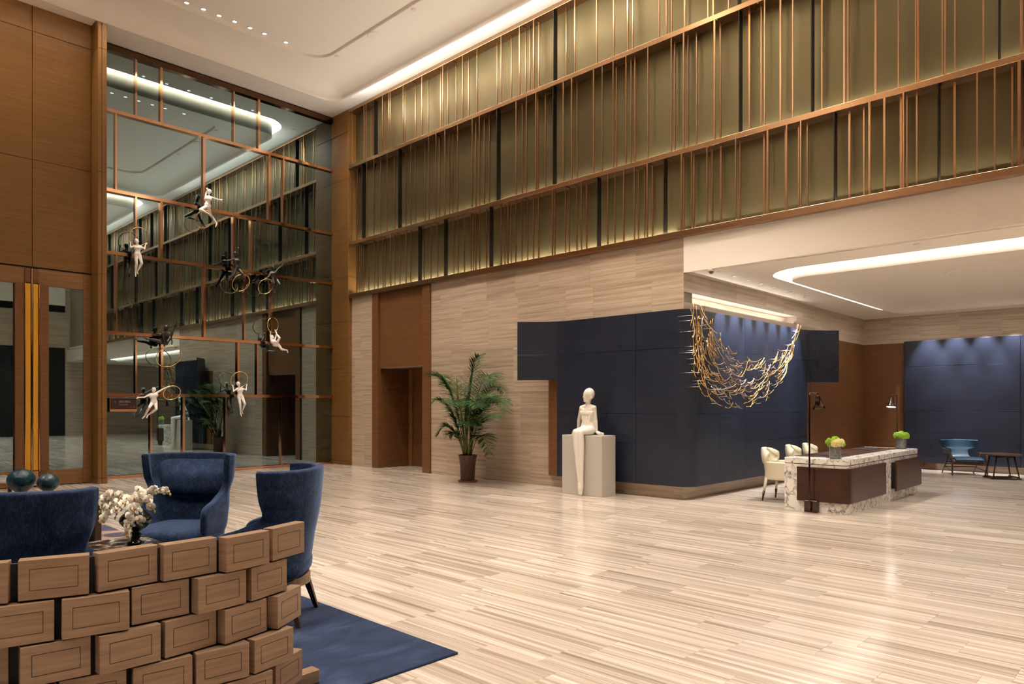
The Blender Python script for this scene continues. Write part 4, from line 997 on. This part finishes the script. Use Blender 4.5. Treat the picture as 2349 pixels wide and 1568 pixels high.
panel(dk, 'wrap_panel', x_b, x_c, DY0-.085, DY0-.055, .155, .635, M['mahogany'], .01)
MB().box(x_b+.02, x_c-.1, DY0-.06, DY0+.01, .2, .6).build('panel_spacer', M['groove'], dk, True)

def desk_lamp(x, y, d, label, on):
    t = tag(thing('floor_lamp', (x, y, 0)), label, 'lamp', 'tall bronze lamps at the desk ends')
    MB().bbox(-.045, .035, -.09, .09, 0, .165, .004, 1).build('base_box', M['lampbronze'], t, smooth=False)
    ox = -.085 if d > 0 else .085
    hook = [(0, 0, .06)] + [(ox*(.5-.5*math.cos(a)), 0, .06 - .035*math.sin(a)) for a in [math.pi*k/6 for k in range(1, 6)]] + [(ox, 0, .06), (ox, 0, .12)]
    hz = 1.66; px = ox
    MB().tube(hook + [(px, 0, hz-.03), (px + d*.01, 0, hz-.006), (px + d*.03, 0, hz), (px + d*.275, 0, hz), (px + d*.30, 0, hz-.012)], .011, 8).build('pole', M['lampbronze'], t)
    top = Vector((px + d*.30, 0, hz-.01)); ax = Vector((d*.26, 0, -1)).normalized(); u = Vector((0,1,0)); q = ax.cross(u)
    vs = []; prof = [(.024, 0), (.030, .03), (.036, .08), (.046, .13), (.062, .17), (.088, .205), (.086, .203), (.058, .166), (.042, .126), (.030, .08)]; N = 24
    for (r, z) in prof:
        for k in range(N): a = 2*math.pi*k/N; vs.append(top + ax*z + (u*math.cos(a) + q*math.sin(a))*r)
    MB().add(vs, [(i*N+k, i*N+(k+1)%N, (i+1)*N+(k+1)%N, (i+1)*N+k) for i in range(len(prof)-1) for k in range(N)] + [tuple(range(N))], True).build('shade', M['lampbronze'], t)
    vs = [top + ax*.190 + (u*math.cos(2*math.pi*k/N) + q*math.sin(2*math.pi*k/N))*.072 for k in range(N)] + [top + ax*.185]
    MB().add(vs, [(k, (k+1)%N, N) for k in range(N)]).build('diffuser', M['bulb'], t)
    s = spot(Vector((x,y,0)) + top + ax*.21, Vector((x,y,0)) + top + ax*2, on, 110, .6, COOL, .05)
    return t
desk_lamp(DX0-.035, 3.82, 1, 'tall bronze lamp at the near end of the reception desk', 14)
desk_lamp(DX1+.07, 3.74, -1, 'tall bronze lamp at the far end of the reception desk, bulb showing', 14)

def flower_pot(loc, lab, cream):
    t = tag(thing('flower_vase', (loc[0], loc[1], .752)), lab, 'flowers', 'flower vases on the reception desk')
    MB().lathe([(.074, 0), (.078, .01), (.080, .17), (.074, .175), (.070, .16)], 10).build('vase', M['greymarble2'], t, smooth=False)
    rr_ = random.Random(int(loc[0]*10)); bl = []
    for k in range(9):
        a = 2*math.pi*k/9 + rr_.random()*.4; r0 = .075 if k < 7 else .02; bl.append((right*(r0*math.cos(a)) + toward*(r0*math.sin(a)) + Vector((0,0,.205 + rr_.random()*.025 + (.03 if k >= 7 else 0))), k))
    for (c_, k) in bl:
        m = MB(); fr = cream and c_.dot(toward) > .02; rad = .048
        for j in range(70):
            th = math.acos(1 - 2*(j+.5)/70); ph = j*2.39996
            dv = Vector((math.sin(th)*math.cos(ph), math.sin(th)*math.sin(ph), math.cos(th)))
            m.sphere(c_ + dv*rad*rr_.uniform(.82, 1.12), .0098, 5, 4)
        m.sphere(c_, rad*.8, 10, 6); m.build('bloom', M['creamflower'] if fr else M['greenflower'], t, smooth=False)
    return t
M['greymarble2'] = marble('grey_stone_vase', (.13,.13,.135), (.30,.30,.30), 16.0, .3)
flower_pot((10.19, 3.55), 'grey stone vase of lime and cream blooms at the near desk end', True); flower_pot((13.30, 3.55), 'grey stone vase of lime green blooms at the far desk end', False)

# ---- cream desk chairs
def cream_chair(label):
    t = tag(thing('desk_chair', (0,0,0)), label, 'chair', 'cream chairs behind the reception desk')   # faces +y locally
    def shell(zs, prof, name, th=.05):
        vs = []; ts = [k/16-1 for k in range(33)]
        for z in zs:
            a, c, F = prof(z)
            for u in ts:
                s = -1 if u < 0 else 1; q = abs(u)
                if q <= .55: thh = q/.55*math.pi/2; vs.append((s*a*math.sin(thh)**.8 if thh > 0 else 0, -.04 - c*math.cos(thh), z))
                else: vs.append((s*a, -.04 + (F+.04)*(q-.55)/.45, z))
        n = len(ts); o = MB().add(vs, [(i*n+j, i*n+j+1, (i+1)*n+j+1, (i+1)*n+j) for i in range(len(zs)-1) for j in range(n-1)], True).build(name, M['cream'], t)
        mod(o, 'SOLIDIFY', thickness=th, offset=0); mod(o, 'SUBSURF', levels=1, render_levels=1); return o
    shell([.33, .36, .42, .5, .56, .60, .615], lambda z: (.215 + .05*(z-.33)/.28, .17 + .03*(z-.33)/.28, .20 + .03*(z-.33)/.28), 'arm_shell')
    # rounded back
    vs = []; nx, nz = 17, 11
    for i in range(nz):
        v = i/(nz-1)
        for j in range(nx):
            u = -1 + 2*j/(nx-1); hw = .135 + .085*math.sin(math.pi*min(1, v*1.6)*.5) - .075*max(0, (v-.6)/.4)**2; z = .575 + .255*v - .12*abs(u)**2.3*v; x = u*hw; vs.append((x, -.04 - .215*math.sqrt(max(.02, 1-(u*.86)**2)) - .03*v + .05*(u*u)*v, z))
    o = MB().add(vs, [(i*nx+j, i*nx+j+1, (i+1)*nx+j+1, (i+1)*nx+j) for i in range(nz-1) for j in range(nx-1)], True).build('back_pad', M['cream'], t)
    mod(o, 'SOLIDIFY', thickness=.085, offset=.2); mod(o, 'SUBSURF', levels=2, render_levels=2)
    MB().bbox(-.21, .21, -.2, .22, .34, .47, .03, 3).build('seat', M['cream'], t)
    for sx in (-1, 1):
        for sy in (-1, 1):
            a = Vector((sx*.20, .0 + sy*.17, .36)); b = Vector((sx*.245, .0 + sy*.215, 0)); m_ = a.lerp(b, .58)
            l = MB().tube([a, m_], .026, 10, r_end=.019).build('leg', M['cream'], t); MB().tube([m_, b], .0195, 10, r_end=.012).build('ferrule', M['lampbronze'], l)
    return t
cc = cream_chair('cream leather desk chair nearest the marble desk corner'); cc.location = (10.99, 4.63, 0); face_to(cc, (0, -1))
for lab, xx in (('middle one of the three cream leather desk chairs', 11.95), ('cream leather desk chair farthest along the reception desk', 12.68)):
    c = copy_tree(cc); c['label'] = lab; c.location = (xx, 4.64, 0); face_to(c, (.05, -1))

# ================================================================== BLUE LOUNGE CHAIR AND SIDE TABLE
lc = tag(thing('lounge_chair', (17.78, 3.52, 0)), 'petrol blue leather lounge chair with open dark wood frame', 'armchair')
face_to(lc, (-.86, -.51))
vs = []; nx = 13
path = [(.30,.285,.27), (.31,.325,.275), (.20,.350,.275), (.05,.335,.27), (-.10,.315,.25), (-.20,.33,.20), (-.255,.40,.17), (-.295,.48,.175), (-.318,.525,.19), (-.328,.545,.335), (-.345,.58,.365), (-.372,.66,.38), (-.392,.715,.38), (-.40,.735,.37)]
for (y, z, hw) in path:
    for j in range(nx):
        u = -1 + 2*j/(nx-1); wing = max(0, (z-.5)/.235); vs.append((u*hw, y + wing*.14*abs(u)**2.2, z + (.012*(1-u*u) if z < .4 else 0)))
o = MB().add(vs, [(i*nx+j, i*nx+j+1, (i+1)*nx+j+1, (i+1)*nx+j) for i in range(len(path)-1) for j in range(nx-1)], True).build('upholstery', M['blueleather'], lc)
mod(o, 'SOLIDIFY', thickness=.06, offset=-.2); mod(o, 'SUBSURF', levels=2, render_levels=2)
for s in (-1, 1):
    MB().tube([(s*.33, .30, 0), (s*.33, .295, .30), (s*.33, .28, .41), (s*.33, .235, .455), (s*.33, .17, .468), (s*.33, -.05, .462), (s*.33, -.27, .45)], [.016,.018,.018,.019,.020,.019,.014], 8).build('arm', M['walnut'], lc)
    MB().tube([(s*.31, .04, .455), (s*.31, -.12, .25), (s*.31, -.36, 0)], [.017,.019,.013], 8).build('rear_leg', M['walnut'], lc)
    MB().tube([(s*.32, .29, .09), (s*.315, .0, .125), (s*.31, -.21, .135)], .012, 8).build('side_stretcher', M['walnut'], lc)
    MB().tube([(s*.29, .29, .27), (s*.29, -.2, .25)], .016, 8).build('seat_rail', M['walnut'], lc)
MB().box(-.33, .33, .275, .305, .235, .285).build('front_rail', M['walnut'], lc); MB().tube([(-.31, -.20, .15), (.31, -.20, .15)], .013, 8).build('rear_stretcher', M['walnut'], lc)
for s in (-1, 1): MB().tube([(s*.12, -.18, .25), (s*.16, -.33, .52)], .010, 8).build('back_strut', M['steel'], lc)
s2 = tag(thing('side_table', (17.27, 2.76, 0)), 'round dark wood side table beside the blue lounge chair', 'table', rz=0) if False else tag(thing('side_table', (17.27, 2.76, 0)), 'round dark wood side table beside the blue lounge chair', 'table')
face_to(s2, (-.86, -.51))
MB().lathe([(.325, .478), (.345, .49), (.345, .502), (.335, .508)], 40).build('table_top', M['walnut'], s2); MB().box(-.17, .17, -.17, -.14, .435, .478).box(-.17, .17, .14, .17, .435, .478).box(-.17, -.14, -.17, .17, .435, .478).box(.14, .17, -.17, .17, .435, .478).build('apron', M['darkwood'], s2)
for sx in (-1, 1):
    for sy in (-1, 1): MB().tube([(sx*.155, sy*.155, .47), (sx*.235, sy*.20, .01)], .016, 8, r_end=.012).build('leg', M['darkwood'], s2)
for sy in (-1, 1): MB().box(-.27, .27, sy*.20-.014, sy*.20+.014, .003, .03).build('floor_bar', M['darkwood'], s2)
MB().box(.20, .228, -.2, .2, .03, .055).build('cross_bar', M['darkwood'], s2); MB().box(-.228, -.20, -.2, .2, .03, .055).build('cross_bar', M['darkwood'], s2)

# ================================================================== PALM
pm = tag(thing('potted_palm', (9.42, 10.21, 0)), 'tall areca palm in a red-brown glazed pot against the stone wall', 'plant')
MB().lathe([(.185, 0), (.192, .012), (.190, .03), (.15, .03)], 28).build('saucer', M['saucer'], pm)
MB().lathe([(.140, .02), (.143, .05), (.145, .15), (.152, .30), (.168, .44), (.186, .515), (.186, .525), (.176, .525), (.168, .48)], 32).build('pot', M['pot'], pm)
MB().lathe([(.17, .478), (.001, .485)], 24, cap=False).build('soil', M['soil'], pm)
rp = random.Random(9)
PB = Vector((9.42, 10.21, .48))
def W(px, py, dx=0): return onX(px, py, 9.42 + dx) - pm.location
def frond(base, ctrl, nleaf, ll, droop, wide=.0095):
    nleaf = int(nleaf*1.5); droop *= .62; ll *= 1.05
    """ctrl: midrib control points from the pot to the tip; leaflets along its upper 70 percent"""
    P0, P1, P2, P3 = [Vector(p) for p in (base, *ctrl)]
    bz = lambda t: P0*(1-t)**3 + P1*3*t*(1-t)**2 + P2*3*t*t*(1-t) + P3*t**3
    rib = [bz(k/22) for k in range(23)]
    s = MB().tube(rib, [.0095*(1-.85*k/22) + .001 for k in range(23)], 6).build('frond_stem', M['palmstem'], pm)
    m = MB()
    for i in range(nleaf):
        t = .34 + .65*i/(nleaf-1); p = bz(t); tg = (bz(min(1, t+.02)) - bz(t-.02)).normalized()
        side = tg.cross(Vector((0,0,1)))
        if side.length < .2: side = tg.cross(right)
        side.normalize()
        for sgn in (-1, 1):
            k = math.sin(math.pi*min(1, .22 + .80*(t-.34)/.65))
            L = ll*(.45 + .6*k)*rp.uniform(.85, 1.1)
            d0 = (tg*.62 + side*sgn*.9 + Vector((0,0,.10 + rp.uniform(-.25,.30)))).normalized()
            pts = [p]; d = d0.copy()
            for q in range(3):
                d = (d + Vector((0,0,-droop*(.5+q*.5)))).normalized(); pts.append(pts[-1] + d*L/3)
            nw = d0.cross(Vector((0,0,1)).lerp(tg, .3)).normalized(); vs = []
            for q, (pp, w_) in enumerate(zip(pts, (.35, 1.0, .8, .06))): vs += [pp + nw*wide*w_ + Vector((0,0,-.003)), pp, pp - nw*wide*w_ + Vector((0,0,-.003))]
            m.add(vs, [(3*q+j, 3*q+j+1, 3*q+4+j, 3*q+3+j) for q in range(3) for j in range(2)])
    m.build('leaflets', M['palm'], s)
b_ = lambda dx, dy: Vector((dx, dy, .48))
FR = [ # (base, c1, c2, tip) controls in picture coordinates with a depth shift
 (b_(-.02,.03), (1056,985,-.05), (1040,840,-.25), (985,860,-.45), 34, .40, .20), (b_(.0,-.03), (1080,980,.05), (1100,800,-.1), (1140,880,.0), 34, .40, .24), (b_(.03,-.05), (1085,990,0), (1125,850,-.05), (1163,945,-.25), 32, .36, .22),
 (b_(-.04,.05), (1060,1000,-.1), (1030,900,-.3), (995,918,-.55), 28, .34, .26), (b_(-.05,.06), (1058,1010,-.15), (1030,945,-.35), (1002,995,-.5), 26, .30, .26), (b_(.03,-.06), (1088,1010,-.05), (1110,960,-.2), (1122,1040,-.35), 24, .26, .26),
 (b_(.0,.0), (1070,980,.1), (1076,830,.15), (1100,815,.2), 32, .38, .22), (b_(-.05,-.02), (1072,1000,-.2), (1078,880,-.45), (1098,935,-.8), 30, .36, .28), (b_(-.04,.03), (1064,1000,-.15), (1056,880,-.4), (1040,930,-.75), 28, .36, .28),
 (b_(.04,.0), (1078,985,.1), (1120,840,.15), (1155,900,.2), 30, .34, .24), (b_(.03,.04), (1062,985,.1), (1050,850,.2), (1020,880,.25), 28, .34, .22), (b_(-.05,-.05), (1080,1010,-.2), (1100,930,-.45), (1135,955,-.6), 26, .30, .26),
 (b_(-.03,.06), (1060,1010,-.1), (1044,975,-.25), (1030,1000,-.4), 20, .26, .28), (b_(.0,.05), (1066,990,.05), (1060,900,.1), (1030,860,.1), 30, .38, .24), (b_(.02,-.02), (1076,985,.1), (1095,880,.1), (1150,925,.15), 30, .36, .24), (b_(-.05,.02), (1070,1000,-.2), (1064,900,-.35), (1068,885,-.65), 28, .36, .26), (b_(-.05,-.04), (1076,1010,-.25), (1092,900,-.4), (1118,905,-.65), 28, .34, .26), (b_(.0,-.04), (1078,1000,-.1), (1090,870,-.25), (1120,870,-.4), 30, .36, .24), (b_(.02,.02), (1068,990,.05), (1066,880,.0), (1085,850,-.1), 28, .36, .20), (b_(-.06,.0), (1070,1020,-.2), (1074,945,-.4), (1080,975,-.7), 24, .30, .30)]
for (b0, c1, c2, tip, nl, ll, dr) in FR: frond(b0, [W(c1[0],c1[1],c1[2]), W(c2[0],c2[1],c2[2]), W(*tip)], nl, ll, dr)
for k in range(7):
    a = 2*math.pi*k/7; MB().tube([(.07*math.cos(a), .07*math.sin(a), .47), (.09*math.cos(a), .09*math.sin(a), .9), (.12*math.cos(a)-.03, .13*math.sin(a), 1.3)], [.013,.011,.007], 6).build('cane', M['palmstem'], pm)
q = W(1052, 940, -.1); e = W(1047, 856, -.1); sd = right*.018
MB().add([q-sd*.4, q+sd*.4, q.lerp(e,.4)+sd, q.lerp(e,.4)-sd, e, q.lerp(e,.4)+toward*.012], [(0,1,2,5), (0,5,3), (3,5,4), (5,2,4)]).build('spear_leaf', M['palmstem'], pm)
